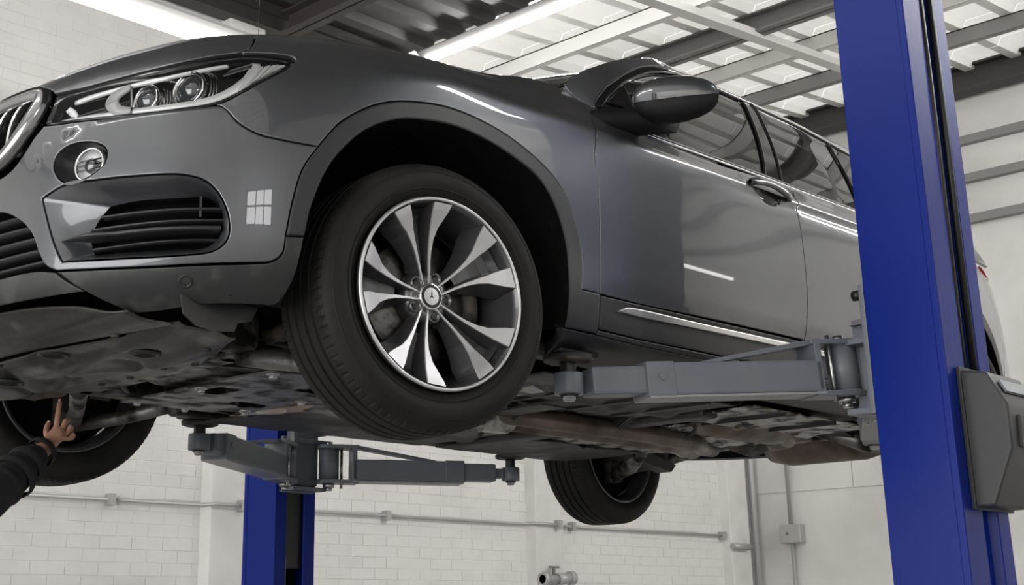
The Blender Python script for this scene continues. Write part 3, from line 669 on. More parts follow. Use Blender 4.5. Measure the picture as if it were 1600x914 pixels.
# rear arch, quarter, rear bumper, tailgate
AX,AZ=3.05,.32
def arc(R,a0,a1,n,z0=None): return [sv(AX+R*math.cos(math.radians(a)),AZ+R*math.sin(math.radians(a))) for a in np.linspace(a0,a1,n)]
ro=arc(.46,176,4,15);ri=arc(.405,4,176,15)
ro[0]=ro[0]+(1,);ro[-1]=ro[-1]+(1,);ri[0]=ri[0]+(1,);ri[-1]=ri[-1]+(1,)
rt=pair('wheel_arch_trim',body,ro+ri,M['clad'],car,lift=.003,r=.006); rt['label']='dark plastic trim round the rear wheel arch'
qa=arc(.465,150,4,12)
quarter=[(4.40,7.75,1),(4.42,5.5),(4.38,4.6),(4.25,3.8,1)]+[q for q in qa if q[0]>4.27]+[(5.12,2.6,1),(5.2,3.6),(5.28,5.0,1),(5.26,7.9,1)]
pair('rear_quarter_panel',body,quarter,M['paint'],car)
rb=[(-SMAX+.0,4.1)]
def around(s): return s
tail=lambda s,v: body(s,v)
pair('rear_bumper',body,[(5.13,2.5,1),(5.2,3.6),(5.27,4.6,1),(5.6,4.6),(SMAX,4.6,1),(SMAX,.9,1),(5.6,.9),(5.1,1.0,1)],M['paint'],car)
pair('tailgate_skin',body,[(5.30,5.0,1),(5.6,4.64),(SMAX,4.64,1),(SMAX,8,1),(5.6,8),(5.28,8,1)],M['paint'],car)
pair('tail_light',body,[(5.20,6.0,1),(5.35,6.0),(5.5,6.1),(5.5,7.4),(5.35,7.6),(5.22,7.2)],mat('red_lamp',(.25,.01,.01),.1,coat=1),car,lift=.012)
# doors
def door_set(ctrl,clad,strp,hs,name):
    d=panel(name,body,ctrl,M['paint'],car)
    if clad: 
        dc=panel('door_cladding',body,clad,M['black'],d,lift=.002)
        st_=panel('door_trim_strip',body,strp,M['satin'],d,lift=.010,depth=.012,r=.003); st_['label']='silver trim strip'
    s0=hs
    # flat black disc painting the shade of the cup recess, then the pull handle
    cu=[(s0+.03,5.2),(s0+.05,4.9),(s0+.10,4.72),(s0+.16,4.75),(s0+.19,4.95),(s0+.185,5.2),(s0+.14,5.3),(s0+.07,5.3)]
    o=resamp(dense(cu,.115),48);c=o.mean(0)
    loft('handle_cup',[ringpts(body,o,.0012),ringpts(body,c+(o-c)*.9,.0016)],M['paint'],d,capend=True,smooth=False).data.materials[0]=M['gloss']
    pts=[];n=26;V=[];ring=14
    for i in range(n):
        t=i/(n-1);s=s0+.245*t;v=5.62-.42*t+.10*math.sin(math.pi*t)
        dd=.026*min(1,math.sin(math.pi*min(max(t,.02),.98))**.45)
        P,ta,tb,nn=at(s,v,dd); hh=.021*(1-.25*abs(2*t-1)**3)*(1 if .03<t<.97 else .45); tt=.012
        pts.append([P+tb*hh*math.cos(a)+nn*tt*math.sin(a) for a in np.linspace(0,2*math.pi,ring,endpoint=False)])
    h=loft('door_handle',pts,M['paint'],d)
    T=at(s0+.22,5.2,.035);MB().lathe([(.0001,.006),(.006,.005),(.008,0)],16,'z',basis(T[0],T[1],T[2],T[3])).build('lock_cover',M['paint'],h)
    return d
fd=door_set(door,doorclad,strip,3.065,'front_door'); mirror(fd,car)
rclad=[(3.372,2.29,1),(3.8,2.3),(4.06,2.3,1),(4.02,1.42,1),(3.6,1.42),(3.372,1.43,1)]
rstrip=[(3.372,2.2,1),(3.7,2.2),(3.95,2.2,1),(3.95,2.06,1),(3.6,2.05),(3.372,2.05,1)]
rd=door_set(rdoor,rclad,rstrip,4.02,'rear_door'); mirror(rd,car)
# sill: ledge strip and lower sill
pair('sill_ledge',body,[(2.24,1.39,1),(2.753,1.39),(3.361,1.41),(4.05,1.41,1),(4.05,1.20,1),(3.372,1.19),(2.765,1.19),(2.238,1.22,1)],M['clad'],car,gap=.001)
sl=pair('sill_cover',body,[(2.09,1.25,1),(2.238,1.21),(2.765,1.18),(3.372,1.18),(4.06,1.19,1),(4.03,.05,1),(3.3,.02),(2.7,.02),(2.14,.05,1)],M['black'],car,gap=.001,depth=.03)
# ---- bonnet
EX=np.array([-.835,-.78,-.68,-.51,-.29,-.03,.3,.62,.85]);EZ=np.array([.838,.862,.897,.938,.977,1.013,1.047,1.097,1.13])
_hz=pchip(EX,EZ)
def hood(x,y):
    x=np.asarray(x,float);y=np.asarray(y,float);x,y=np.broadcast_arrays(x,y)
    w=np.clip((x+.85)/.5,0,1);ry=y/.87
    return np.stack([x,y,_hz(x)+.028*w*(1-ry**2)+.006*w*np.exp(-((np.abs(y)-.42)/.05)**2)],-1)
Sh=np.concatenate([np.linspace(0,1.0,14),np.linspace(1.1,2.12,9)])
E8=body(Sh,np.full(len(Sh),8.))
hh=[(float(p[0])+.004,float(p[1])+.004) for p in E8]
hc=[(hh[0][0],0.)]+hh[1:-1]+[hh[-1]+(1,),(.70,-.6),(.74,-.3),(.75,0.)]
hc=hc+[(q[0],-q[1])+tuple(q[2:]) for q in hc[1:-1]][::-1]
panel('hood',hood,hc,M['paint'],car,kb=1.,grid=.05,step=.03)['label']='grey bonnet'
# ---- greenhouse
roofy=.57
def roof(x,y):
    x=np.asarray(x,float);y=np.asarray(y,float);x,y=np.broadcast_arrays(x,y)
    z=1.466+.05*(1-(y/roofy)**2)-.085*np.clip((1.75-x)/.45,0,1)**2-.14*np.clip((x-2.9)/.9,0,1)**2
    return np.stack([x,y,z],-1)
panel('roof',roof,[(1.32,-.57,1),(2.0,-.57),(3.55,-.55,1),(3.62,0),(3.55,.55,1),(2.0,.57),(1.32,.57,1),(1.30,0)],M['paint'],car,kb=1.,grid=.06,step=.03)
line1=[(0.75,1.041),(0.77,1.065),(0.852,1.137),(0.996,1.23),(1.147,1.314),(1.249,1.353),(1.346,1.376),(1.494,1.394),(1.79,1.41),(1.949,1.411),(2.327,1.405),(2.53,1.386),(2.9,1.34),(3.2,1.27),(3.45,1.16)]
line2=[(0.778,1.037),(0.82,1.082),(0.957,1.184),(1.074,1.249),(1.183,1.301),(1.284,1.336),(1.416,1.371),(1.65,1.388),(1.84,1.388)]
up=[(.72,1.02,1),(.662,1.09),(.75,1.164),(.848,1.218),(.937,1.263),(1.05,1.315),(1.167,1.36),(1.268,1.398),(1.36,1.43),(1.459,1.452),(1.62,1.475),(1.85,1.49),(2.3,1.492),(2.9,1.47),(3.3,1.41),(3.62,1.25),(3.75,1.05,1),(3.45,1.05,1)]
pair('body_side_frame',cabin,up+line1[::-1][:-1]+[(.75,1.03,1)],M['paint'],car,kb=1.,grid=.04,gap=.001)
fr=[(0.755,1.036,1)]+line1[1:9]+[(1.90,1.409,1),(1.875,1.385,1)]+line2[::-1][1:-1]+[(.775,1.034,1)]
pair('door_frame',cabin,fr,M['gloss'],car,kb=1.,grid=.05,gap=.0015)
win=[(.785,1.035,1)]+[(a+.004,b-.004) for a,b in line2[1:-1]]+[(1.832,1.383,1),(1.79,1.274),(1.728,1.165),(1.638,1.0,1),(1.26,.985),(1.042,.985),(.88,.99)]
pair('front_window',cabin,win,M['win'],car,kb=1.,grid=.05,gap=.001,lift=-.004)
pair('pillar_trim',cabin,[(1.842,1.388,1),(1.918,1.397,1),(1.864,1.247),(1.802,1.122),(1.747,1.0,1),(1.648,1.0,1),(1.738,1.165),(1.80,1.274)],M['gloss'],car,kb=1.,grid=.06,gap=.0015)
pair('rear_window',cabin,[(1.924,1.394,1),(2.234,1.375),(2.448,1.362,1),(2.421,1.26),(2.37,1.107),(2.33,1.0,1),(1.953,1.0),(1.756,1.0,1),(1.812,1.122),(1.872,1.247)],M['winrear'],car,kb=1.,grid=.05,gap=.001,lift=-.003)
pair('quarter_window',cabin,[(2.462,1.36,1),(2.7,1.335),(3.0,1.27),(3.2,1.17),(3.3,1.04,1),(2.7,1.02),(2.345,1.0,1),(2.385,1.107),(2.435,1.26)],M['winrear'],car,kb=1.,grid=.05,gap=.002,lift=-.003)
# chrome line along the belt, window edge seal, black belt strip
def strip3(name,pts,fn,wid,d,m):
    pts=np.array(pts);P,Pa,Pb,n=frame(fn,pts[:,0],pts[:,1]);up_=Pb/np.linalg.norm(Pb,axis=1,keepdims=True)
    o=loft(name,[P-up_*wid/2+n*.0005,P-up_*wid*.3+n*d,P+up_*wid*.3+n*d,P+up_*wid/2+n*.0005],m,car,closed=False); mirror(o,car); return o
bx=np.linspace(.9,3.35,40); bz=np.interp(bx,[.9,1.04,1.26,1.64,1.95,2.4,3.35],[.984,.981,.984,.992,.994,1.0,1.03])
strip3('belt_moulding',np.stack([bx,bz],1),cabin,.016,.006,M['gloss'])
strip3('belt_chrome',np.stack([bx,bz-.012],1),cabin,.006,.008,M['chrome'])
tx=np.array([q[0] for q in line2]);tz=np.array([q[1] for q in line2])
o_=np.stack([np.interp(np.linspace(0,8,50),range(9),tx),np.interp(np.linspace(0,8,50),range(9),tz)],1)
strip3('window_seal',o_,cabin,.010,.006,M['gloss'])
l1=np.array(line1);tt_=np.linspace(0,len(l1)-1,90);l1d=np.stack([np.interp(tt_,range(len(l1)),l1[:,0]),np.interp(tt_,range(len(l1)),l1[:,1])],1)
strip3('frame_seal',l1d,cabin,.007,.004,M['black'])
strip3('roof_trim',l1d[38:]-np.array([0,.012]),cabin,.005,.006,M['satin'])
for x0_,z0_,x1_,z1_ in [(1.838,1.384,1.644,1.0),(1.921,1.396,1.751,1.0),(2.455,1.36,2.338,1.0)]:
    t=np.linspace(0,1,20);xx=x0_+(x1_-x0_)*(t**1.25);zz=z0_+(z1_-z0_)*t
    P,Pa,Pb,n=frame(cabin,xx,zz);Pa/=np.linalg.norm(Pa,axis=1,keepdims=True)
    o=loft('pillar_seal',[P-Pa*.005,P-Pa*.003+n*.006,P+Pa*.003+n*.006,P+Pa*.005],M['darkchrome'],car,closed=False);mirror(o,car)
# mirror-foot triangle pane
pair('corner_pane',cabin,[(.815,1.065,1),(.953,1.175,1),(.94,1.06,1)],M['gloss'],car,kb=1.,lift=.004,gap=.001)
# windscreen between the pillars
t=np.linspace(0,1,12);La=np.stack([.66+.60*t+.10*t*t,-(.86-.20*t),1.085+.36*t-.03*t*t],1)
rows=[]
for p in La:
    u=np.linspace(-1,1,17);rows.append(np.stack([p[0]-.15*(1-np.abs(u)**3.2),-p[1]*u,p[2]+.03*(1-np.abs(u)**3.2)],1))
R=np.array(rows);V=R.reshape(-1,3);F=[(i*17+j,i*17+j+1,(i+1)*17+j+1,(i+1)*17+j) for i in range(11) for j in range(16)]
raw('windscreen',V,F,M['shield'],car,True)
MB().tube([tuple(p+np.array([-.004,0,.004])) for p in La],.005,8).build('windscreen_seal',M['black'],car)
MB().tube([(p[0]-.004,-p[1],p[2]+.004) for p in La],.005,8).build('windscreen_seal',M['black'],car)
MB().box((.62,-.82,1.02),(.80,.82,1.075)).build('cowl_panel',M['black'],car)
# rear glass
raw('rear_screen',[(3.62,-.55,1.40),(3.62,.55,1.40),(3.98,.72,1.05),(3.98,-.72,1.05)],[(0,1,2,3)],M['winrear'],car)
# ---- dark inner structure and simple cabin
MB().box((-.62,-.55,.30),(.55,.55,.80)).box((.62,-.80,.30),(2.55,.80,.60)).box((2.5,-.6,.33),(3.8,.6,.95)).box((.5,-.8,.35),(.62,.8,1.0)).box((-.72,-.42,.3),(-.6,.42,.82)).build('inner_structure',M['void'],car)
for sd in(-1,1):
    MB().box((.62,sd*.93-.03,.30),(2.55,sd*.93+.03,.96)).build('door_inner',M['void'],car)
    for x in(1.15,2.05):
        s_=MB().box((x-.25,sd*.4-.25,.62),(x+.27,sd*.4+.25,.78),ch=.05).build('car_seat',M['seat'],car)
        T=Matrix.Translation((x+.25,sd*.4,.72))@Matrix.Rotation(math.radians(15),4,'Y')
        MB().box((-.07,-.24,0),(.07,.24,.55),T,ch=.05).build('seat_back',M['seat'],s_)
        MB().box((-.05,-.13,.56),(.05,.13,.72),T,ch=.04).build('headrest',M['seat'],s_)
MB().box((.72,-.80,.80),(1.0,.80,.98),ch=.06).build('dashboard',M['seat'],car)
MB().lathe([(.185,-.014),(.199,0),(.185,.014),(.171,0)],32,'x',Matrix.Translation((1.08,-.4,.92))@Matrix.Rotation(math.radians(-20),4,'Y'),closed=True).build('steering_wheel',M['seat'],car)
# ---- kidney grille
for sd in(1,-1):
    kid=[(.055,6.5),(.10,6.9),(.22,7.05),(.36,7.08),(.425,6.85),(.447,6.3),(.44,5.6),(.41,4.9),(.35,4.42),(.24,4.25),(.12,4.3),(.065,4.8)]
    k_=kid if sd>0 else neg(kid)
    o=resamp(dense(k_,.115),120);i1,_,_=inset(body,o,.010);i2,_,_=inset(body,o,.030);i3,_,_=inset(body,o,.036)
    kf=loft('kidney_grille',[ringpts(body,o,-.03),ringpts(body,o,.008),ringpts(body,i1,.022),ringpts(body,i2,.020),ringpts(body,i3,-.002),ringpts(body,i3,-.05)],M['darkchrome'],car,capend=False); kf['label']='dark chrome kidney grille frame'
    panel('grille_backing',body,k_,M['void'],kf,lift=-.055,gap=.02)
    for q in range(6):
        s=(.105+q*.058)*sd
        vlo=float(np.interp(abs(s),[.06,.12,.24,.35,.41,.45],[4.9,4.5,4.42,4.6,5.1,6]));vhi=float(np.interp(abs(s),[.06,.1,.22,.36,.42,.45],[6.4,6.8,6.95,6.95,6.7,6.2]))
        vv=np.linspace(vlo,vhi,14);P,Pa,Pb,n=frame(body,np.full(14,s),vv);Pa/=np.linalg.norm(Pa,axis=1,keepdims=True)
        bow=.012*np.sin(np.linspace(0,math.pi,14))[:,None]
        loft('grille_slat',[P-Pa*.007-n*.045,P-Pa*.006+n*(bow-.012),P+n*(bow-.004),P+Pa*.006+n*(bow-.012),P+Pa*.007-n*.045],M['gloss'],kf,closed=False)
        loft('slat_edge',[P-Pa*.0035+n*(bow-.0065),P+n*(bow-.0025),P+Pa*.0035+n*(bow-.0065)],M['chrome'],kf,closed=False)
# lower centre grille
lg=[(0,3.5,1),(.28,3.5),(.37,3.47),(.44,3.22),(.487,2.87),(.515,2.45),(.54,2.12,1),(.3,2.12),(0,2.12,1)]
o=resamp(dense(sym(lg),.115),160);i1,_,_=inset(body,o,.004)
g_=loft('lower_grille',[ringpts(body,i1,-.006),ringpts(body,i1,-.07)],M['black'],car,smooth=False); panel('grille_backing',body,sym(lg),M['void'],g_,lift=-.065,gap=0)
for q in range(5):
    vv=2.30+q*.25;se=float(np.interp(vv,[1.9,2.1,2.45,2.87,3.22,3.5],[.55,.535,.51,.48,.43,.36]));S=np.linspace(-se,se,40);R=[]
    for dv,dd in((.05,-.06),(.03,-.018),(-.03,-.014),(-.06,-.06)):
        P,_,_,nn=frame(body,S,np.full(40,vv+dv));R.append(P+nn*dd)
    loft('grille_slat',R,M['black'],g_,closed=False)
# ---- headlights
for sd in(1,-1):
    hl=headlight if sd>0 else neg(headlight)
    o=resamp(dense(hl,.115),160);i1,_,_=inset(body,o,.003);i2,_,_=inset(body,o,.012)
    hs=loft('headlight',[ringpts(body,o,-.012),ringpts(body,i1,-.004),ringpts(body,i2,-.014),ringpts(body,i2,-.075)],M['lampdark'],car)
    panel('headlight_back',body,hl,M['house'],hs,gap=.006,lift=-.07)
    hs; hs['label']='headlight behind a clear lens'
    panel('headlight_lens',body,hl,M['lens'],hs,gap=.003,lift=-.001,depth=.006,r=.004)
    S=lambda s:s*sd
    def pod(s,v,d,r,nm):
        P,ta,tb,nn=at(S(s),v,d);ax=nn*.55+np.array([-.83,0,0.05]);ax/=np.linalg.norm(ax);u=np.cross([0,0,1],ax);u/=np.linalg.norm(u)
        T=basis(P,u,np.cross(ax,u),ax)
        q=MB().lathe([(r*1.02,-.03),(r*1.12,.0),(r*1.10,.012),(r*.94,.013),(r*.92,.0)],36,'z',T).build(nm+'_bezel',M['chrome'],hs)
        MB().lathe([(.0001,r*.62),(r*.35,r*.56),(r*.65,r*.40),(r*.86,r*.14),(r*.93,-.004)],32,'z',T).build(nm+'_projector',M['bulb'],hs)
        for k in (1,2,3): MB().lathe([(r*(1.2+.1*k),-.006*k),(r*(1.2+.1*k)+.004,-.003-.006*k),(r*(1.2+.1*k),-.006-.006*k)],36,'z',T).build('bezel_ring',M['darkchrome'],hs)
        return T
    pod(.885,5.64,-.040,.044,'high_beam'); pod(.755,5.56,-.045,.038,'low_beam')
    # daytime light guides: a C round the inner lamp, a long blade under both, and a slanting bar
    def ribbon(nm,pts,w,d,m,th=.006):
        pts=[(S(a),b) for a,b in pts];A=np.array(pts);tt=np.linspace(0,len(A)-1,40);f=pchip(np.arange(len(A)),A);q=f(tt)
        P,Pa,Pb,n=frame(body,q[:,0],q[:,1]);Tn=np.gradient(P,axis=0);Tn/=np.linalg.norm(Tn,axis=1,keepdims=True);B=np.cross(n,Tn)
        ww=(np.interp(np.linspace(0,1,40),np.linspace(0,1,len(w)),w))[:,None] if isinstance(w,(list,tuple)) else w
        d_=(np.interp(np.linspace(0,1,40),np.linspace(0,1,len(d)),d))[:,None] if isinstance(d,(list,tuple)) else d
        return loft(nm,[P-B*ww+n*(d_-th),P-B*ww+n*d_,P+B*ww+n*d_,P+B*ww+n*(d_-th)],m,hs,closed=True)
    ribbon('light_guide',[(.715,5.98),(.678,5.78),(.668,5.48),(.69,5.2),(.73,5.10)],[.007,.014,.018,.014,.008],-.012,M['lampwhite'])
    ribbon('lamp_blade',[(.50,5.33),(.60,5.22),(.72,5.10),(.84,5.04),(.93,5.07),(.985,5.22),(1.03,5.55),(1.06,6.0),(1.065,6.3)],[.004,.006,.007,.008,.010,.012,.013,.012,.009],-.018,M['lampgrey'])
    ribbon('lamp_brow',[(.53,6.0),(.65,6.14),(.78,6.22),(.90,6.3),(.99,6.36)],[.005,.010,.012,.010,.006],-.020,M['lampgrey'])
    ribbon('lamp_inner_blade',[(.50,5.95),(.52,5.7),(.54,5.45)],[.008,.010,.006],-.03,M['lampgrey'])
    for k in range(6):   # ribbed turn-signal reflector at the outer tip
        a=.998+k*.022;v0=5.25+k*.125;v1=6.0+k*.03
        P=[at(S(a),v0,-.03)[0],at(S(a+.02),v0+.1,-.03)[0],at(S(a+.062),min(v1+.1,6.15),-.03)[0],at(S(a+.045),min(v1+.12,6.25),-.03)[0]]
        Pn=[at(S(a),v0,-.022)[0],at(S(a+.02),v0+.1,-.016)[0],at(S(a+.062),min(v1+.1,6.15),-.016)[0],at(S(a+.045),min(v1+.12,6.25),-.022)[0]]
        raw('signal_rib',P+Pn,[(0,1,2,3),(7,6,5,4),(0,4,5,1),(1,5,6,2),(2,6,7,3),(3,7,4,0)],M['lampgrey'],hs)
# ---- door mirrors
tn=[0,.06,.16,.3,.5,.7,.85,.94,.985,1.];hz=[.040,.054,.066,.073,.072,.065,.052,.036,.020,.004];hx=[.05,.062,.07,.074,.07,.061,.047,.030,.016,.004]
tq=np.linspace(0,1,26);hz_=np.interp(tq,tn,hz);hx_=np.interp(tq,tn,hx)
def mirror_shell(name,a0,a1,m,grow=0.,t0=0.,t1=1.,n=22):
    rings=[]
    for t,h,x in zip(tq,hz_,hx_):
        if t<t0-1e-6 or t>t1+1e-6: continue
        cx,cy,cz=.868+.085*t,-(1.03+.225*t),1.045-.004*t
        rg=[]
        for a in np.linspace(a0,a1,n):
            ca,sa=math.cos(a),math.sin(a);e=.8
            rg.append((cx+(x+grow)*math.copysign(abs(ca)**e,ca)*(1 if ca<0 else .55),cy,cz+(h+grow)*math.copysign(abs(sa)**e,sa)*(1.0 if sa>0 else 1.05)))
        rings.append(rg)
    V=[p for r in rings for p in r];F=[(i*n+j,i*n+j+1,(i+1)*n+j+1,(i+1)*n+j) for i in range(len(rings)-1) for j in range(n-1)]
    F+= [tuple(range(n))]
    o=raw(name,V,F,m,car,True)
    return o
rad=math.radians
mc=mirror_shell('door_mirror_cap',rad(5),rad(188),M['paint']); mirror(mc,car)
mh=mirror_shell('door_mirror_housing',rad(188),rad(365),M['matte']); mirror(mh,car)
ml=mirror_shell('mirror_indicator',rad(177),rad(189),M['lens'],.0025,.32,.985,8); 
mi_=mirror_shell('indicator_reflector',rad(178),rad(188),M['darkchrome'],.0012,.34,.98,8); mirror(ml,car);mirror(mi_,car)
ft=loft('mirror_foot',[[(.745+.16*k/6*1.1+dx*(1-.2*k/6),-.955-.115*k/6,.985+.025*k/6+dz) for dx,dz in [(-.05,-.034),(.08,-.042),(.11,.0),(.07,.020),(-.03,.024),(-.065,.0)]] for k in range(7)],M['matte'],car,capend=True); mirror(ft,car)
mg=raw('mirror_glass',[(.925,-1.06,.995),(.955,-1.19,1.005),(.955,-1.19,1.08),(.925,-1.06,1.095)],[(0,1,2,3)],M['chrome'],car);mirror(mg,car)
# ---- wheel arches: liners
def arch_liner(xc,zc,R,y_in,y_out,a0,a1,n=30):
    rings=[]
    for y,k in((y_out,1.0),(y_out+.03,1.02),(y_in,1.02)):
        rings.append([(xc+R*k*math.cos(a),y,zc+R*k*math.sin(a)) for a in np.linspace(rad(a0),rad(a1),n)])
    o=loft('wheel_arch_liner',rings,M['liner'],car,closed=False)
    V=[(xc+R*1.02*math.cos(a),y_in,zc+R*1.02*math.sin(a)) for a in np.linspace(rad(a0),rad(a1),n)]
    raw('liner_back',V,[tuple(range(n))],M['void'],o); mirror(o,car)
def liner(ctrl,yin):
    q=np.array([c[:2] for c in ctrl]);f=pchip(np.arange(len(q)),q);q=f(np.linspace(0,len(q)-1,60))
    P=ringpts(body,q,-.004);R2=P.copy();R2[:,1]=R2[:,1]*.25+yin*.75;R3=P.copy();R3[:,1]=yin
    P0=ringpts(body,q,.002)
    o=loft('wheel_arch_liner',[P0,P,R2,R3],M['liner'],car,closed=False)
    c=R3.mean(0);V=list(R3)+[(R3[0][0],yin,.05+R3[0][2]*0+.12),(R3[-1][0],yin,.17)];
    raw('liner_back',[tuple(v) for v in R3],[tuple(range(60))],M['void'],o); mirror(o,car)
liner(cladarch[19:],-.50)
liner(ri,-.52)
# ---- wheels (local: hub axis along y, outward = -y)
TR,TW,RL=.351,.114,.249
def make_wheel():
    # rim barrel is the wheel part itself
    prof=[(RL,.112),(RL+.002,.125),(RL-.002,.1295),(RL-.008,.1275),(RL-.012,.10),(RL-.017,.075),(RL-.028,.04),(RL-.033,0),(RL-.030,-.06),(RL-.012,-.10),(RL,-.108),(RL+.003,-.112),(RL-.004,-.116),(RL-.016,-.105)]
    mis=[0,1,1,0,0,0,0,0,0,0,0,0,0]
    wh=MB().lathe(prof,120,'y',mis=mis).build('wheel',[M['alloydark'],M['alloyface']])
    # tyre
    gr=[]
    def groove(w): return [(TR,w-.006),(TR-.008,w-.004),(TR-.008,w+.004),(TR,w+.006)]
    half=[(RL-.002,.100),(RL+.006,.112),(RL+.022,.117),(.285,.125),(.31,.124),(.330,.114),(.341,.103),(.346,.094)]
    tread=[]
    for w in(.058,.020,-.020,-.058):
        tread+=[(TR-.35*(abs(w)+.006)**2,w+.006),(TR-.0085,w+.0035),(TR-.0085,w-.0035),(TR-.35*(abs(w)-.006)**2,w-.006)]
    prof=half+[(TR-.0025,.084)]+tread+[(TR-.0025,-.084)]+[(r,-w) for r,w in half[::-1]]
    N=352;V=[];F=[];m=len(prof)
    for i in range(N):
        t=2*math.pi*i/N;c,s=math.cos(t),math.sin(t)
        for k,(r,w) in enumerate(prof):
            rr=r
            if i%4==0 and (.066<abs(w)<.098): rr-=.0032
            if i%4==2 and .018<abs(w)<.05: rr-=.0
            sk=0
            V.append((rr*c,-w,rr*s))
    for i in range(N):
        j=(i+1)%N
        for k in range(m-1): F.append((i*m+k,j*m+k,j*m+k+1,i*m+k+1))
    me=bpy.data.meshes.new('tyre');me.from_pydata(V,[],F)
    bm=bmesh.new();bm.from_mesh(me);bmesh.ops.recalc_face_normals(bm,faces=bm.faces[:]);bm.to_mesh(me);bm.free()
    sm=[]
    for p in me.polygons:
        rr=[math.hypot(me.vertices[v].co.x,me.vertices[v].co.z) for v in p.vertices]; sm.append(max(rr)<.345)
    me.polygons.foreach_set('use_smooth',sm);me.update()
    ty=obj('tyre',me,M['tyre'],wh); ty['label']='black rubber tyre with grooved tread'
    MB().lathe([(.272,.1225),(.2725,.1245),(.274,.1248),(.2755,.1235)],96,'y').lathe([(.318,.1195),(.3185,.1212),(.320,.1208),(.3215,.1185)],96,'y').build('sidewall_ring',M['tyre'],wh)
    # five twin spokes
    rs=np.array([.036,.060,.085,.115,.145,.175,.200,.220,.238])
    lat=np.array([.010,.013,.016,.021,.028,.038,.049,.058,.066])      # offset of the face centre from the pair axis
    fw=np.array([.0035,.0035,.004,.005,.007,.0115,.019,.024,.027])     # half width of the machined face
    hw=np.array([.064,.069,.074,.081,.089,.099,.110,.119,.1255])         # height of the face
    inn=np.array([.006,.007,.010,.014,.018,.021,.021,.018,.012])        # lower flare on the window side
    ins=np.array([.004,.004,.004,.005,.006,.006,.006,.006,.006])
    dp=np.array([.030,.034,.038,.044,.052,.060,.066,.066,.060])
    sp0=None
    for q in range(5):
        th=rad(105+72*q)
        for sg in(1,-1):
            V=[];F=[];I=[]
            for k in range(len(rs)):
                r=rs[k]
                def pt(l,h):
                    l=l*sg;ang=math.atan2(l,math.sqrt(max(r*r-l*l,1e-6)));a=th+ang;return (r*math.cos(a),-h,r*math.sin(a))
                out_=lat[k]+fw[k];in_=lat[k]-fw[k]
                V+=[pt(in_-ins[k],hw[k]-dp[k]*.75),pt(in_,hw[k]-.004),pt(in_+.0012,hw[k]),pt(out_-.0012,hw[k]),pt(out_,hw[k]-.004),pt(out_+inn[k],hw[k]-dp[k]),pt(lat[k],hw[k]-dp[k]-.01)]
            n=7
            for k in range(len(rs)-1):
                for i in range(n):
                    j=(i+1)%n;F.append((k*n+i,k*n+j,(k+1)*n+j,(k+1)*n+i));I.append(1 if i in(1,2,3) else 0)
            F.append(tuple(range(n)));I.append(0);F.append(tuple(range((len(rs)-1)*n,len(rs)*n))[::-1]);I.append(0)
            me=bpy.data.meshes.new('spoke');me.from_pydata(V,[],F);me.polygons.foreach_set('material_index',I)
            bm=bmesh.new();bm.from_mesh(me);bmesh.ops.recalc_face_normals(bm,faces=bm.faces[:]);bm.to_mesh(me);bm.free();me.update()
            obj('spoke',me,[M['alloydark'],M['alloyface']],wh)
        # recessed web between the two spokes of a pair
        V=[];
        for r,l,h in((.04,.012,.050),(.10,.019,.050),(.16,.033,.050),(.20,.048,.052),(.222,.055,.060),(.236,.060,.085)):
            for sgn in(-1,1):
                a=th+sgn*math.asin(min(l/r,.99));V.append((r*math.cos(a),-h,r*math.sin(a)))
        raw('spoke_web',V,[(2*i,2*i+1,2*i+3,2*i+2) for i in range(1,5)],M['alloydark'],wh)
    # hub, wheel bolts, cap with ring and mark
    MB().lathe([(.0001,.058),(.033,.058),(.040,.063),(.052,.062),(.066,.055),(.074,.035),(.070,.01),(.03,.01)],60,'y').build('wheel_hub',M['alloydark'],wh)
    for q in range(5):
        a=rad(105+36+72*q);c=Vector((.051*math.cos(a),0,.051*math.sin(a)))
        T=Matrix.Translation(c)
        b=MB().lathe([(.017,.046),(.0165,.068),(.0135,.0675),(.0125,.05),(.0001,.049)],20,'y',T).build('bolt_seat',M['alloydark'],wh)
        MB().lathe([(.0001,.063),(.008,.063),(.0105,.060),(.0105,.048)],6,'y',T,sm=False).build('wheel_bolt',M['gloss'],wh)
    cp=MB().lathe([(.0355,.057),(.0355,.0715),(.0335,.0735),(.031,.0738)],48,'y').build('centre_cap',M['chrome'],wh)
    MB().lathe([(.031,.0737),(.0225,.0742)],48,'y').build('cap_ring',M['gloss'],wh)
    MB().lathe([(.0225,.0744),(.012,.0754),(.0001,.0756)],48,'y').build('cap_disc',M['alloyface'],wh)
    mk=MB()
    for a,l in((90,.018),(215,.008),(325,.008)):
        a=rad(a);d=Vector((math.cos(a),0,math.sin(a)));s=Vector((-d.z,0,d.x))
        p=[s*.0022,-s*.0022,d*l];mk.add([tuple(v+Vector((0,-.0762,0))) for v in p],[(0,1,2)])
    mk.build('cap_mark',M['gloss'],wh,fix=False)
    # brake and upright behind the spokes
    MB().lathe([(.19,-.028),(.2145,-.03),(.19,-.034),(.05,-.034)],48,'y').build('dust_shield',M['void'],wh)  # brake shield widened to the rim and blackened to darken the wheel's inside
    MB().lathe([(.075,.015),(.160,.015),(.162,.012),(.162,-.008),(.160,-.012),(.075,-.012)],72,'y').build('brake_disc',M['disc'],wh)
    MB().lathe([(.0001,.030),(.055,.030),(.072,.026),(.076,.0)],48,'y').build('disc_hat',M['iron'],wh)
    MB().tube([(.165*math.cos(a),-.0,.165*math.sin(a)) for a in np.linspace(rad(-35),rad(35),9)],[.018]+[.03]*7+[.018],10).build('brake_caliper',M['iron'],wh)
    MB().cyl((0,-.02,0),(0,.10,0),.05,20).box((-.035,.03,-.15),(.035,.075,.15),ch=.01).build('upright',M['iron'],wh)
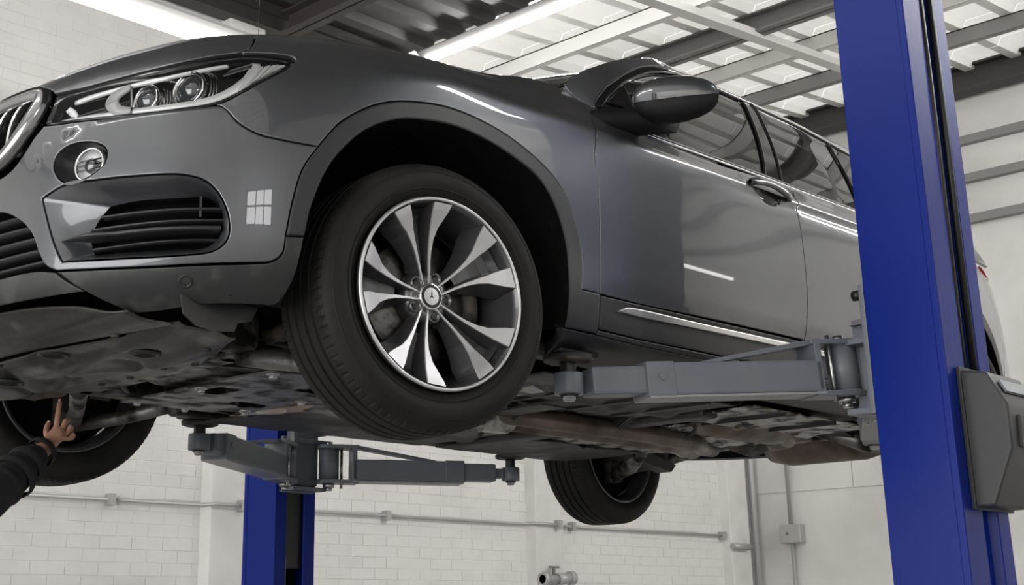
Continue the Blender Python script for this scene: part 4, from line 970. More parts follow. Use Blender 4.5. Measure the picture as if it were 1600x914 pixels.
    MB().tube([(0,.06,-.12),(.02,.1,-.135),(.03,.12,-.13)],.022,10).build('ball_joint',M['iron'],wh)
    return wh
wh=make_wheel()
WX=3.05;YF,YR=.903,.900;ZF,ZR=.3005,.2832;ST=-.1736
def place(o,loc,rz,lab):
    o.parent=car;o.location=loc;o.rotation_euler=(0,0,rz);o['label']=lab
place(wh,(0,-YF,ZF),ST,'ten-spoke alloy front wheel, turned toward the viewer')
w2=copy_tree(wh);place(w2,(0,YF,ZF),math.pi+ST,'front wheel on the far side, seen from inside')
w3=copy_tree(wh);place(w3,(WX,YR,ZR),math.pi,'rear wheel on the far side, seen from inside')
w4=copy_tree(wh);place(w4,(WX,-YR,ZR),0,'rear wheel behind the near blue column')
# ---- underside
def sheet(name,zf,xs,ys,m,th=.006,hole=None):
    """a pressed sheet: height field zf over a grid, with thickness"""
    X,Y=np.meshgrid(xs,ys,indexing='ij');Z=zf(X,Y);nx,ny=len(xs),len(ys)
    V=np.concatenate([np.stack([X,Y,Z],-1).reshape(-1,3),np.stack([X,Y,Z+th],-1).reshape(-1,3)]);o=nx*ny;F=[]
    for i in range(nx-1):
        for j in range(ny-1):
            if hole is not None and hole((xs[i]+xs[i+1])/2,(ys[j]+ys[j+1])/2): continue
            a=(i*ny+j,(i+1)*ny+j,(i+1)*ny+j+1,i*ny+j+1);F.append(a[::-1]);F.append(tuple(q+o for q in a))
    for i in range(nx-1):
        for j in(0,ny-1): F.append((i*ny+j,(i+1)*ny+j,o+(i+1)*ny+j,o+i*ny+j))
    for j in range(ny-1):
        for i in(0,nx-1): F.append((i*ny+j,i*ny+j+1,o+i*ny+j+1,o+i*ny+j))
    me=bpy.data.meshes.new(name);me.from_pydata(V.tolist(),[],F)
    bm=bmesh.new();bm.from_mesh(me);bmesh.ops.recalc_face_normals(bm,faces=bm.faces[:]);bm.to_mesh(me);bm.free()
    me.polygons.foreach_set('use_smooth',[True]*len(me.polygons));me.update();q=obj(name,me,m,car)
    md=q.modifiers.new('edge','EDGE_SPLIT');md.split_angle=rad(50)
    return q
g=lambda x,c,w:np.exp(-((x-c)/w)**2)
sm=lambda x,a,b:(lambda t:t*t*(3-2*t))(np.clip((x-a)/(b-a),0,1))
def tray_z(X,Y):
    z=.178+.035*np.clip((-.66-X)/.2,0,1)+.16*np.clip(np.abs(Y)-.42,0,1)**1.3
    z-=.016*sm(X,-.60,-.55)*sm(-X,.06,.14)
    for yy in(-.30,.0,.30): z+=.010*(g(Y,yy,.018))*sm(X,-.55,-.5)
    z-=.012*g(X,-.42,.03)+.006*g(X+.25*Y,-.50,.012)+.006*g(X-.3*Y,-.47,.012)
    z+=.014*g(np.hypot(X+.50,Y+.42),0,.045)+.014*g(np.hypot(X+.62,Y+.17),0,.045)+.014*g(np.hypot(X+.55,Y-.2),0,.05)
    return z
def nose_x(Y): return -.84+.30*np.clip(np.abs(Y),0,.75)**2.4
xs=np.linspace(0,1,44);ys=np.linspace(-.66,.66,66)
def conform(name,f0,f1,ys,m,zf,th=.005,n=40):
    t=np.linspace(0,1,n);Y,Tt=np.meshgrid(ys,t,indexing='ij');X=f0(Y)*(1-Tt)+f1(Y)*Tt;Z=zf(X,Y)
    nx,ny=len(ys),n;V=np.concatenate([np.stack([X,Y,Z],-1).reshape(-1,3),np.stack([X,Y,Z+th],-1).reshape(-1,3)]);o=nx*ny;F=[]
    for i in range(nx-1):
        for j in range(ny-1):
            a=(i*ny+j,(i+1)*ny+j,(i+1)*ny+j+1,i*ny+j+1);F+= [a,tuple(q+o for q in a)]
    for i in range(nx-1):
        for j in(0,ny-1): F.append((i*ny+j,(i+1)*ny+j,o+(i+1)*ny+j,o+i*ny+j))
    for j in range(ny-1):
        for i in(0,nx-1): F.append((i*ny+j,i*ny+j+1,o+i*ny+j+1,o+i*ny+j))
    me=bpy.data.meshes.new(name);me.from_pydata(V.tolist(),[],F)
    bm=bmesh.new();bm.from_mesh(me);bmesh.ops.recalc_face_normals(bm,faces=bm.faces[:]);bm.to_mesh(me);bm.free()
    me.polygons.foreach_set('use_smooth',[True]*len(me.polygons));me.update();return obj(name,me,m,car)
yt=np.linspace(-.68,.68,80)
conform('front_splash_shield',lambda Y:nose_x(Y),lambda Y:np.full_like(Y,-.685)+.22*np.abs(Y)**2.2,yt,M['tray'],lambda X,Y:.246+.03*np.clip(np.abs(Y)-.5,0,1)-.062*sm(X,-.84,-.66)-.01*g(X,-.74,.02),n=16)
ut=conform('engine_undertray',lambda Y:np.full_like(Y,-.668)+.22*np.abs(Y)**2.2,lambda Y:-.30-.16*np.clip(np.abs(Y)-.35,0,1)/.3*.6,yt,M['tray'],tray_z,n=46); ut['label']='scuffed engine undertray'
for x,y in[(-.50,-.42),(-.62,-.17),(-.55,.2)]:
    MB().lathe([(.042,.004),(.040,-.003),(.030,-.002),(.026,.010),(.0001,.012)],24,'z',Matrix.Translation((x,y,float(tray_z(np.array(x),np.array(y)))-.012))).build('undertray_plug',M['black'],ut)
for x,y in[(-.36,-.52),(-.35,-.28),(-.34,.05),(-.64,-.5),(-.66,.05),(-.42,-.58),(-.33,-.4),(-.34,-.1),(-.34,.3)]:
    MB().lathe([(.011,.002),(.010,-.003),(.006,-.004),(.0001,-.004)],10,'z',Matrix.Translation((x,y,float(tray_z(np.array(x),np.array(y)))-.001))).build('undertray_screw',M['iron'],ut)
# flap and brackets ahead of the wheel
for sd in(-1,1):
    f=MB().prism([(-.655,.235),(-.645,.19),(-.61,.168),(-.56,.162),(-.50,.168),(-.49,.19),(-.45,.20),(-.43,.24)],sd*.797,sd*.803,'xz').build('wheel_air_flap',M['black'],car)
    V=[(-.56,sd*.60,.235),(-.40,sd*.60,.235),(-.36,sd*.97,.235),(-.52,sd*.93,.235)]
    MB().prism([(-.66,.60),(-.40,.58),(-.44,.90),(-.56,.86)],.236,.242,'xy').build('corner_closing_panel',M['void'],car) if sd<0 else MB().prism([(-.66,-.60),(-.40,-.58),(-.44,-.90),(-.56,-.86)],.236,.242,'xy').build('corner_closing_panel',M['void'],car)
# front axle carrier, arms, steering gear, sump, plates
sub=MB().box((-.24,-.42,.19),(-.16,.42,.25),ch=.015).box((.12,-.45,.185),(.22,.45,.245),ch=.015)
for sd in(-1,1): sub.box((-.24,sd*.40-.05,.19),(.22,sd*.40+.05,.25),ch=.015).box((-.30,sd*.46-.05,.20),(-.2,sd*.46+.05,.30),ch=.02)
sub.build('front_axle_carrier',M['alu'],car)
for sd in(-1,1):
    MB().tube([(-.20,sd*.42,.20),(-.10,sd*.60,.165),(.0,sd*.80,.15)],[.030,.026,.03],12).tube([(.17,sd*.42,.20),(.10,sd*.62,.165),(.0,sd*.80,.15)],[.03,.024,.028],12).build('lower_control_arm',M['alu'],car)
    MB().tube([(-.16,sd*.35,.26),(-.12,sd*.78,.25)],[.016,.014],10).lathe([(.026,-.1),(.02,-.06),(.027,-.03),(.02,.0),(.027,.03),(.02,.07)],14,'x',Matrix.Translation((-.14,sd*.5,.255))@Matrix.Rotation(rad(90*sd),4,'Z')).build('steering_rod',M['iron'],car)
    MB().tube([(.0,sd*.30,.30),(.0,sd*.80,.295)],.022,12).lathe([(.03,-.07),(.045,-.05),(.033,-.03),(.047,-.01),(.034,.01),(.045,.03),(.03,.06)],16,'y',Matrix.Translation((0,sd*.66,.298))).build('drive_shaft',M['iron'],car)
    MB().cyl((.02,sd*.66,.22),(.05,sd*.60,.62),.035,14).cyl((.03,sd*.635,.40),(.05,sd*.60,.62),.065,16).build('strut',M['iron'],car)
    MB().box((-.28,sd*.70-.10,.30),(-.18,sd*.70+.1,.34)).build('brake_duct',M['black'],car)
    MB().tube([(.06,sd*.84,.30),(.12,sd*.74,.35),(.2,sd*.66,.33),(.28,sd*.6,.36)],.007,8).build('brake_hose',M['black'],car)
MB().tube([(.24,-.62,.27),(.24,-.5,.215),(.26,-.3,.20),(.26,.3,.20),(.24,.5,.215),(.24,.62,.27)],.014,10).build('anti_roll_bar',M['iron'],car)
def crumple(sd_): 
    r=np.random.default_rng(sd_);k=[(r.uniform(2,9),r.uniform(2,9),r.uniform(0,6),r.uniform(.3,1)) for _ in range(7)]
    return lambda X,Y:sum(a*np.sin(p*X*3+q*Y*3+f) for p,q,f,a in k)/7
c1,c2,c3=crumple(1),crumple(2),crumple(3)
sheet('stiffening_plate',lambda X,Y:.176+.004*c1(X,Y)-.010*g(np.hypot((X-.12)/1.5,Y+.20),0,.06)+.012*g(np.hypot((X-.12)/1.5,Y+.20),0,.09),np.linspace(-.06,.40,34),np.linspace(-.40,.40,46),M['alu'],hole=lambda x,y:(abs(y)<.07 and .0<x<.08) or (math.hypot((x-.28)/1.6,abs(y)-.17)<.045) or (x>.30 and abs(y)>.34))
for x,y in[(-.03,-.35),(.36,-.30),(.36,.30),(-.03,.35),(.16,-.36),(.16,.36),(.36,0),(-.03,0)]:
    MB().lathe([(.0001,-.012),(.010,-.012),(.012,-.009),(.012,0),(.02,0),(.02,.004)],12,'z',Matrix.Translation((x,y,.174))).build('plate_bolt',M['steel'],car)
MB().box((-.30,-.28,.21),(-.12,.28,.30),ch=.03).box((-.12,-.2,.20),(.14,.2,.32),ch=.04).build('engine_sump',M['alu'],car)
MB().tube([(-.2,-.45,.25),(-.05,-.5,.23),(.1,-.48,.26),(.3,-.52,.25)],.012,8).build('fluid_hose',M['black'],car)
MB().tube([(-.25,-.2,.2),(-.05,-.32,.19),(.05,-.5,.22)],.009,8).build('fluid_hose',M['black'],car)
MB().tube([(-.3,.1,.22),(-.1,.3,.2),(.1,.5,.24)],.011,8).build('fluid_hose',M['black'],car)
MB().lathe([(.0001,-.01),(.05,-.008),(.06,.01)],18,'z',Matrix.Translation((.47,.30,.19))).build('warm_metal_cover',M['copper'],car)
sheet('side_heat_cover',lambda X,Y:.185+.01*c2(X,Y)+.10*(X-.45),np.linspace(.40,.62,14),np.linspace(.16,.44,16),M['copper'])
# floor pan, tunnel shield, belly panels
sheet('floor_pan',lambda X,Y:.262+.012*g(np.abs(Y),.55,.02)+.012*g(np.abs(Y),.68,.02)+.006*c3(X,Y)+.05*g(Y,0,.16),np.linspace(.40,2.72,70),np.linspace(-.84,.84,70),M['under'],.01)
for sd in(-1,1):
    MB().box((.45,sd*.86-.035,.226),(2.62,sd*.86+.035,.262),ch=.012).build('sill_seam_rail',M['under'],car)
    MB().box((.50,sd*.56-.04,.225),(2.5,sd*.56+.04,.27),ch=.012).build('floor_rail',M['under'],car)
    for x in(.61,2.37): MB().box((x-.09,sd*.905-.045,.229),(x+.09,sd*.905+.045,.262),ch=.01).build('jacking_block',M['black'],car)
b1=sheet('belly_panel',lambda X,Y:.205+.006*c1(X*1.3,Y)-.008*g(X,1.35,.03)-.012*g(Y,-.5,.03)+.03*sm(X,1.65,1.75),np.linspace(.66,1.72,44),np.linspace(-.78,-.34,26),M['under'])
sheet('belly_panel',lambda X,Y:.205+.006*c1(X*1.3,-Y)-.012*g(Y,.5,.03)-.010*g(X,1.1,.02)+.03*sm(X,1.65,1.75),np.linspace(.55,1.72,44),np.linspace(.30,.80,26),M['under'])
sheet('belly_panel',lambda X,Y:.210+.010*c2(X,Y)-.012*g(Y,-.5,.03)-.01*g(X,2.1,.03),np.linspace(1.76,2.62,36),np.linspace(-.80,-.42,22),M['foil'])
sheet('belly_panel',lambda X,Y:.205+.010*c2(X,-Y)-.010*g(X,2.2,.02),np.linspace(1.76,2.62,36),np.linspace(.34,.80,24),M['under'])
sheet('tunnel_heat_shield',lambda X,Y:.225+.010*c3(X*2,Y*3)+.05*g(Y,-.05,.14),np.linspace(.9,2.0,46),np.linspace(-.36,.30,34),M['foil'])
sheet('tunnel_heat_shield',lambda X,Y:.215+.012*c1(X*2,Y*3),np.linspace(2.0,2.75,34),np.linspace(-.42,.34,34),M['foil'])
sheet('gearbox_shield',lambda X,Y:.195+.008*c2(X*2,Y*2)+.04*np.clip(.62-X,0,1),np.linspace(.46,.92,26),np.linspace(-.36,.30,28),M['alu'])
sheet('crossmember_plate',lambda X,Y:.188+.004*c3(X*2,Y*2)+.02*g(X,.78,.06),np.linspace(.70,.86,12),np.linspace(-.60,-.05,26),M['foil'])
sheet('crossmember_plate',lambda X,Y:.182+.004*c3(X*2,Y*2),np.linspace(1.02,1.14,10),np.linspace(-.45,.45,26),M['under'])
MB().box((1.70,-.62,.19),(1.80,.62,.235),ch=.015).build('floor_crossmember',M['under'],car)
for q,(x0_,y0_,y1_) in enumerate([(1.25,-.80,-.36),(1.95,-.80,-.44),(2.3,-.8,-.44),(.95,-.76,-.36),(1.5,-.78,-.36)]):
    MB().box((x0_,y0_,.196),(x0_+.012,y1_,.212)).build('panel_seam',M['black'],car)
ep=lambda pts,r:MB().tube([tuple(p) for p in pchip(np.arange(len(pts)),np.array(pts))(np.linspace(0,len(pts)-1,40))],r,16)
ep([(.75,-.10,.215),(1.0,-.12,.20),(1.3,-.17,.19),(1.9,-.20,.185),(2.3,-.15,.185),(2.6,.0,.20),(2.75,.05,.21)],.034).build('exhaust_pipe',M['exh'],car)
ep([(.75,.05,.215),(1.0,.02,.20),(1.3,-.05,.19),(1.9,-.08,.185),(2.3,-.05,.185),(2.6,.1,.20),(2.75,.15,.21)],.034).build('exhaust_pipe',M['exh'],car)
MB().lathe([(.034,-.22),(.075,-.17),(.08,.0),(.075,.17),(.034,.22)],20,'x',Matrix.Translation((1.05,-.10,.21))).build('exhaust_resonator',M['foil'],car)
MB().lathe([(.034,-.28),(.10,-.22),(.108,0),(.10,.22),(.034,.28)],24,'x',Matrix.Translation((2.28,-.42,.225))@Matrix.Scale(.55,4,(0,0,1))).build('exhaust_silencer',M['exh'],car)
ep([(2.5,-.42,.22),(2.7,-.36,.21),(2.85,-.2,.22)],.032).build('exhaust_tailpipe',M['exh'],car)
MB().lathe([(.0001,-.3),(.13,-.29),(.15,-.2),(.15,.2),(.13,.29),(.0001,.3)],26,'y',Matrix.Translation((3.66,.0,.36))).build('rear_silencer',M['exh'],car)
MB().tube([(.9,.03,.25),(1.7,.03,.25),(2.6,.0,.26)],.03,12).build('propeller_shaft',M['iron'],car)
for x,y in[(1.15,-.20),(1.62,-.30),(2.05,-.30),(1.4,.2)]: MB().tube([(x,y,.17),(x+.02,y-.03,.20),(x,y-.1,.225)],.008,8).build('exhaust_hanger',M['black'],car)
# rear axle carrier and links
rc=MB().box((2.72,-.45,.25),(2.80,.45,.32),ch=.02).box((3.18,-.45,.26),(3.26,.45,.33),ch=.02)
for sd in(-1,1): rc.box((2.72,sd*.42-.05,.25),(3.26,sd*.42+.05,.32),ch=.02)
rc.build('rear_axle_carrier',M['alu'],car)
MB().lathe([(.05,-.16),(.11,-.08),(.12,.02),(.09,.12),(.04,.16)],18,'x',Matrix.Translation((2.98,0,.31))).build('differential',M['iron'],car)
for sd in(-1,1):
    MB().prism([(2.74,.235),(2.90,.19),(3.08,.165),(3.12,.20),(2.95,.24),(2.80,.285)],sd*.55-.04,sd*.55+.04,'xz').build('spring_link',M['under'],car)
    MB().tube([(2.78,sd*.44,.26),(2.90,sd*.62,.19),(3.02,sd*.80,.17)],[.034,.04,.032],12).build('trailing_link',M['alu'],car)
    MB().tube([(3.22,sd*.44,.27),(3.15,sd*.62,.22),(3.05,sd*.80,.19)],[.026,.022,.024],12).build('camber_link',M['alu'],car)
    MB().tube([(2.98,sd*.1,.31),(3.04,sd*.80,.285)],.022,12).build('drive_shaft',M['iron'],car)
    MB().cyl((3.08,sd*.60,.22),(3.10,sd*.56,.62),.06,16).build('rear_spring',M['iron'],car)
sheet('rear_floor',lambda X,Y:.37+.01*c1(X,Y),np.linspace(2.7,4.0,30),np.linspace(-.8,.8,30),M['under'],.01,hole=lambda x,y:abs(x-3.05)<.42 and abs(y)>.52)
# ================================================================== two-column lift (world space)
def column(name,label,x0,x1,yf,yb,H=3.75,groove=True,zk=.20):
    """yf: open front toward the car, yb: closed back"""
    s=1 if yb>yf else -1; t=empty(name,((x0+x1)/2,(yf+yb)/2,0)); tag(t,label,'lift column','blue columns of the car lift')
    cx,cy=(x0+x1)/2,(yf+yb)/2;w=.012
    L=lambda x,y:(x-cx,y-cy)
    out=[L(x0+.065,yf),L(x0,yf),L(x0,yb-s*.012),L(x0+.012,yb)]
    if groove: out+=[L(x0+.125,yb),L(x0+.135,yb-s*.028),L(x0+.215,yb-s*.028),L(x0+.225,yb)]
    out+=[L(x1-.012,yb),L(x1,yb-s*.012),L(x1,yf),L(x1-.065,yf)]
    inn=[L(x1-.065,yf+s*w),L(x1-w,yf+s*w),L(x1-w,yb-s*w*2)]
    if groove: inn+=[L(x0+.235,yb-s*w*2),L(x0+.22,yb-s*.042),L(x0+.13,yb-s*.042),L(x0+.115,yb-s*w*2)]
    inn+=[L(x0+w,yb-s*w*2),L(x0+w,yf+s*w),L(x0+.065,yf+s*w)]
    MB().prism(out+inn,.02,H,'xy').build('column_body',M['blue'],t,bevel=.003)
    MB().box((-.28,-.30,0),(.28,.30,.022),ch=.004).build('base_plate',M['blue'],t)
    for a in(-.23,.23):
        for b in(-.25,.25): MB().cyl((a,b,.02),(a,b,.05),.018,6).cyl((a,b,.02),(a,b,.08),.009,10).build('anchor_bolt',M['steel'],t)
    MB().box((x0-cx-.004,yb-cy-s*.02,.03),(x0-cx+.02,yb-cy+s*.004,H-.01)).build('edge_bead',M['blue'],t,bevel=.004)
    MB().box((x0-cx-.01,min(yf,yb)-cy-.01,H),(x1-cx+.01,max(yf,yb)-cy+.01,H+.02)).build('head_plate',M['blue'],t)
    # carriage with arm brackets, lifting screw, rope
    zc=zk+LIFT
    MB().box((x0-cx+.03,yf-cy+s*.02,zc-.45),(x1-cx-.03,yb-cy-s*.06,zc+.35),ch=.01).build('carriage',M['black'],t)
    MB().cyl((-.04,yf-cy+s*.02,.1),(-.04,yf-cy+s*.02,zc-.4),.008,8).build('safety_rope',M['steel'],t)
    MB().box((x0-cx+.075,yf-cy+s*.06,.05),(x1-cx-.075,yf-cy+s*.075,H-.1)).build('slide_channel',M['void'],t)
    yb_=yf-cy-s*.10
    MB().box((x0-cx+.02,yf-cy-s*.02,zc-.12),(x1-cx-.02,yf-cy+s*.03,zc+.13),ch=.006).box((x0-cx+.02,min(yb_,yf-cy),zc+.095),(x1-cx-.02,max(yb_,yf-cy),zc+.112)).box((x0-cx+.02,min(yb_,yf-cy),zc-.115),(x1-cx-.02,max(yb_,yf-cy),zc-.098)).build('arm_bracket',M['lift'],t,bevel=.003)
    MB().box((-.075,yf-cy-s*.07,zc-.095),(.075,yf-cy-s*.01,zc+.16),ch=.02).build('bracket_block',M['lift'],t)
    return t
nc=column('lift_column','near blue lift column with two hoses up its back, at the right of the photo',1.33,1.64,-1.465,-1.69)
fc_=column('lift_column','far blue lift column standing behind the raised car',1.415,1.645,1.465,1.69,groove=False,zk=.16)
cx,cy=1.485,-1.5775
MB().box((1.335-cx,-1.463-cy,.08+LIFT),(1.45-cx,-1.445-cy,.47+LIFT),ch=.004).build('carriage_plate',M['lift'],nc)
MB().cyl((1.352-cx,-1.445-cy,.44+LIFT),(1.352-cx,-1.42-cy,.44+LIFT),.016,14).build('release_knob',M['black'],nc)
for xo,r in((1.463,.010),(1.533,.011)):
    h=MB().tube([(xo-cx,-1.683-cy,.18+LIFT),(xo-cx+.002,-1.687-cy,1.0+LIFT),(xo-cx+.012,-1.685-cy,1.84+LIFT)],r,12).build('hydraulic_hose',M['black'],nc); h['label']='black hydraulic hose'
# moulded cover on the back of the near column
cv=empty('motor_cover',(1.40,-1.69,-.2+LIFT)); tag(cv,'black moulded cover with chamfered top on the back of the near blue column','machine cover')
prof=[(0,.387),(-.083,.372),(-.133,.276),(-.13,.153),(-.062,.002),(0,0)]
MB().prism(prof,0,.235,'yz').build('cover_shell',M['coverplastic'],cv,bevel=.008,bseg=3)
MB().prism([(.0,.392),(-.006,.395),(-.012,.395),(-.012,-.006),(0,-.006)],-.008,.243,'yz').build('mounting_flange',M['coverplastic'],cv,bevel=.002)
MB().prism([(-.10,.345),(-.118,.312),(-.123,.316),(-.106,.35)],.03,.20,'yz').build('top_panel',M['lift'],cv)
MB().prism([(-.131,.25),(-.128,.16),(-.14,.16),(-.142,.25)],.05,.19,'yz').build('front_plate',M['coverplastic'],cv,bevel=.003)
for z in(.33,): MB().cyl((.02,-.13 if z<.2 else -.1,z),(.02,-.02,z),.006,8).build('cover_screw',M['steel'],cv)
def arm(label,piv,tip,padz,seg,wide=.105,tall=.095,slim=False):
    """swing arm: pivot knuckle, outer tube, sliding inner tube, screw pad"""
    piv=Vector(piv);tip=Vector(tip);d=tip-piv;L=d.length;d.normalize();s=Vector((0,0,1)).cross(d).normalized();u=d.cross(s)
    t=empty('lift_arm',piv+Vector((0,0,LIFT))); tag(t,label,'lift arm','swing arms of the car lift')
    B=Matrix((d,s,u)).transposed().to_4x4()
    a0,a1=.10,seg;w,h=wide/2,tall/2
    tube_=MB().box((a0,-w,-h),(a1,w,h),B,ch=.007)
    tube_.build('arm_tube',M['lift'],t,bevel=0)
    MB().box((a0,-w-.002,-h-.008),(a1,w+.002,-h),B,ch=.002).build('arm_bottom_plate',M['liftedge'],t)
    MB().box((a1-.085,-w-.003,-h-.003),(a1+.004,w+.003,h+.003),B,ch=.004).build('tube_collar',M['lift'],t)
    w2,h2=w*.86,h*.84
    if slim: MB().box((a1-.05,-w2,-h2),(a1+.16,w2,h2),B,ch=.008).box((a1+.15,-w2*.6,-h2*.55),(L-.04,w2*.6,h2*.55),B,ch=.006).build('sliding_tube',M['lift'],t)
    else: MB().box((a1-.05,-w2,-h2),(L-.055,w2,h2),B,ch=.010).build('sliding_tube',M['lift'],t)
    MB().cyl((a1-.045,-w-.008,.008),(a1-.045,-w,.008),.012,16,T=B).build('stop_screw',M['lift'],t)
    MB().cyl((a1-.045,w,.008),(a1-.045,w+.008,.008),.012,16,T=B).build('stop_screw',M['lift'],t)
    # knuckle plates, gusset, pin
    for z in(-h-.006,h+.055):
        MB().prism([(a0+.03,-w),(a0+.03,w),(-.01,.055),(-.045,.04),(-.058,0),(-.045,-.04),(-.01,-.055)],z-.007,z+.009,'xy',T=B).build('knuckle_plate',M['lift'],t,bevel=.002)
    MB().box((a0,-w,-h),(a0+.022,w,h+.06),B,ch=.003).build('end_post',M['lift'],t)
    MB().prism([(a0+.0,h+.052),(a0+.0,h+.066),(a0+.02,h+.066),(a0+.40,h+.004),(a0+.36,h-.002)],-w*.5,w*.5,'xz',T=B).build('gusset_bar',M['lift'],t,bevel=.002)
    MB().cyl((0,0,-h+.004),(0,0,h+.048),.046,28,T=B).cyl((0,0,h+.046),(0,0,h+.052),.052,28,T=B).cyl((0,0,-h),(0,0,-h+.006),.052,28,T=B).build('pivot_sleeve',M['lift'],t)
    MB().cyl((0,0,-h-.012),(0,0,-h-.03),.026,20,T=B).cyl((0,0,-h-.03),(0,0,-h-.045),.016,6,T=B).build('pivot_nut',M['steel'],t)
    MB().cyl((0,0,h+.055),(0,0,h+.08),.016,12,T=B).build('pivot_pin',M['steel'],t)
    MB().cyl((a0-.035,w*.75,-h-.03),(a0-.035,w*.75,h+.075),.007,10,T=B).build('lock_rod',M['steel'],t)
    # pad on its screw
    P=Vector((tip.x-piv.x,tip.y-piv.y,0));zt=tip.z-piv.z;T=Matrix.Translation(P)
    e=Vector(d)*.07
    MB().lathe([(.020,zt-.033),(.040,zt-.033),(.042,zt-.028),(.042,zt+.024),(.040,zt+.028),(.020,zt+.028)],28,'z',T).build('pad_holder',M['lift'],t)
    MB().lathe([(.0001,zt-.052),(.014,zt-.052),(.018,zt-.048),(.018,zt-.033),(.028,zt-.033)],20,'z',T).build('screw_nut',M['steel'],t)
    pz=padz-piv.z
    MB().lathe([(.024,zt-.04),(.024,zt+.0)]+[q for k in range(6) for q in((.024,zt+.028+.006*k),(.0215,zt+.031+.006*k))]+[(.024,pz-.02),(.0001,pz-.02)],20,'z',T).build('pad_screw',M['black'],t)
    MB().lathe([(.0001,pz-.020),(.060,pz-.020),(.070,pz-.016),(.070,pz-.012)],32,'z',T).build('pad_plate',M['iron'],t)
    MB().lathe([(.070,pz-.012),(.071,pz-.003),(.067,pz),(.0001,pz)],32,'z',T).build('rubber_pad',M['rubberpad'],t)
    return t
PZ=.228
arm('grey lift arm under the near sill, behind the front wheel',(1.385,-1.345,.205),(.585,-.925,.150),PZ,.68)
arm('grey lift arm behind the near blue column, reaching to the rear of the near sill',(1.60,-1.345,.17),(2.37,-.916,.150),PZ,.60)
arm('grey lift arm on the far side, tip toward the front wheel',(1.375,1.35,.130),(.61,.916,.150),PZ,.74,slim=False)
arm('grey lift arm on the far side, tip toward the rear wheel',(1.625,1.35,.140),(2.37,.916,.14),PZ,.62,slim=True)
# ================================================================== mechanic reaching up to the far front wheel
def skin_mesh(name,chains,m,parent,sub=2,root=0):
    """chains: lists of (point, radius); equal points are shared joints"""
    V=[];R=[];E=[];idx={}
    for ch in chains:
        prev=None
        for p,r in ch:
            k=tuple(round(c,4) for c in p)
            if k not in idx: idx[k]=len(V);V.append(p);R.append(r)
            i=idx[k]
            if prev is not None and prev!=i and (prev,i) not in E: E.append((prev,i))
            prev=i
    me=bpy.data.meshes.new(name);me.from_pydata(V,E,[])
    o=obj(name,me,m,parent)
    sk=o.modifiers.new('skin','SKIN');sk.use_smooth_shade=True
    for i,r in enumerate(R):
        d=me.skin_vertices[0].data[i];d.radius=r if isinstance(r,tuple) else (r,r);d.use_root=(i==root)
    sb=o.modifiers.new('sub','SUBSURF');sb.levels=sub;sb.render_levels=sub
    return o
PX,PY=-.80,.30
ps=empty('person',(PX,PY,0)); tag(ps,'person in a black jacket reaching up under the car beside the far front wheel','person')
L=lambda x,y,z:(x-PX,y-PY,z)
sh=L(-.70,.475,1.55);el=L(-.475,.435,1.745);wr=L(-.232,.545,1.930);pm=L(-.185,.575,1.972)
k0=L(-.165,.592,1.990)
pel=L(-.84,.30,1.00)
pelr=(.15,.12)
torso=[(pel,.12),(L(-.83,.30,1.15),.11),(L(-.81,.30,1.32),.115),(L(-.80,.30,1.47),.095),(L(-.80,.30,1.58),.050),(L(-.785,.30,1.66),.052)]
head=[(L(-.785,.30,1.66),.052),(L(-.775,.30,1.72),.075),(L(-.785,.30,1.79),.092),(L(-.79,.30,1.86),.075)]
armL=[(L(-.80,.30,1.47),.095),(sh,.055),(L(-.585,.452,1.655),.050),(el,.043),(L(-.34,.495,1.855),.038),(wr,.027)]
armR=[(L(-.80,.30,1.47),.095),(L(-.80,.115,1.46),.055),(L(-.80,.06,1.30),.05),(L(-.79,.045,1.18),.042),(L(-.72,.06,1.03),.034),(L(-.69,.07,.95),.026),(L(-.67,.075,.90),.03),(L(-.65,.08,.83),.012),(L(-.645,.082,.79),.008)]
legs=[]
for sd in(-1,1):
    legs.append([(pel,.12),(L(-.84,.30+sd*.10,.86),.075),(L(-.82+sd*.04,.30+sd*.12,.50),.058),(L(-.84+sd*.05,.30+sd*.13,.12),.038),(L(-.74+sd*.05,.30+sd*.14,.05),.034)])
# hand: palm plus five bent fingers; index stretched up, the others curled round the part
up_=Vector((.30,.18,.93)).normalized();fw_=(Vector(pm)-Vector(wr)).normalized();sd_=Vector((.74,-.62,-.12)).normalized()
hand=[(wr,.027),(L(-.208,.560,1.952),(.030,.018)),(pm,(.034,.017))]
P0=Vector(pm);fing=[]
def F(base,dirs,lens,r):
    p=P0;q=P0+base;ch=[(pm,(.034,.017)),(tuple(q),r)]
    for d_,l in zip(dirs,lens):
        q=q+Vector(d_).normalized()*l;ch.append((tuple(q),r*.94));r*=.94
    return ch
fing.append(F(Vector((.004,.004,.030)),[(.10,.08,1),(.12,.10,1),(.22,.1,1)],[.040,.028,.022],.0098))          # index, upright
fing.append(F(Vector((.022,-.004,.024)),[(.25,.05,.95),(.75,.55,.25),(.1,.75,-.65)],[.030,.026,.020],.0100))
fing.append(F(Vector((.034,-.014,.010)),[(.35,.05,.85),(.65,.65,.0),(.0,.7,-.7)],[.027,.024,.018],.0095))
fing.append(F(Vector((.040,-.022,-.008)),[(.45,.0,.75),(.5,.7,-.2),(-.1,.7,-.7)],[.022,.019,.015],.0085))
fing.append(F(Vector((-.022,.010,-.004)),[(.05,.55,.8),(.35,.5,.75),(.5,.3,.7)],[.024,.024,.020],.0105))   # thumb
bd=skin_mesh('body',[torso,head,armL,armR]+legs+[hand]+fing,M['skin'],ps)
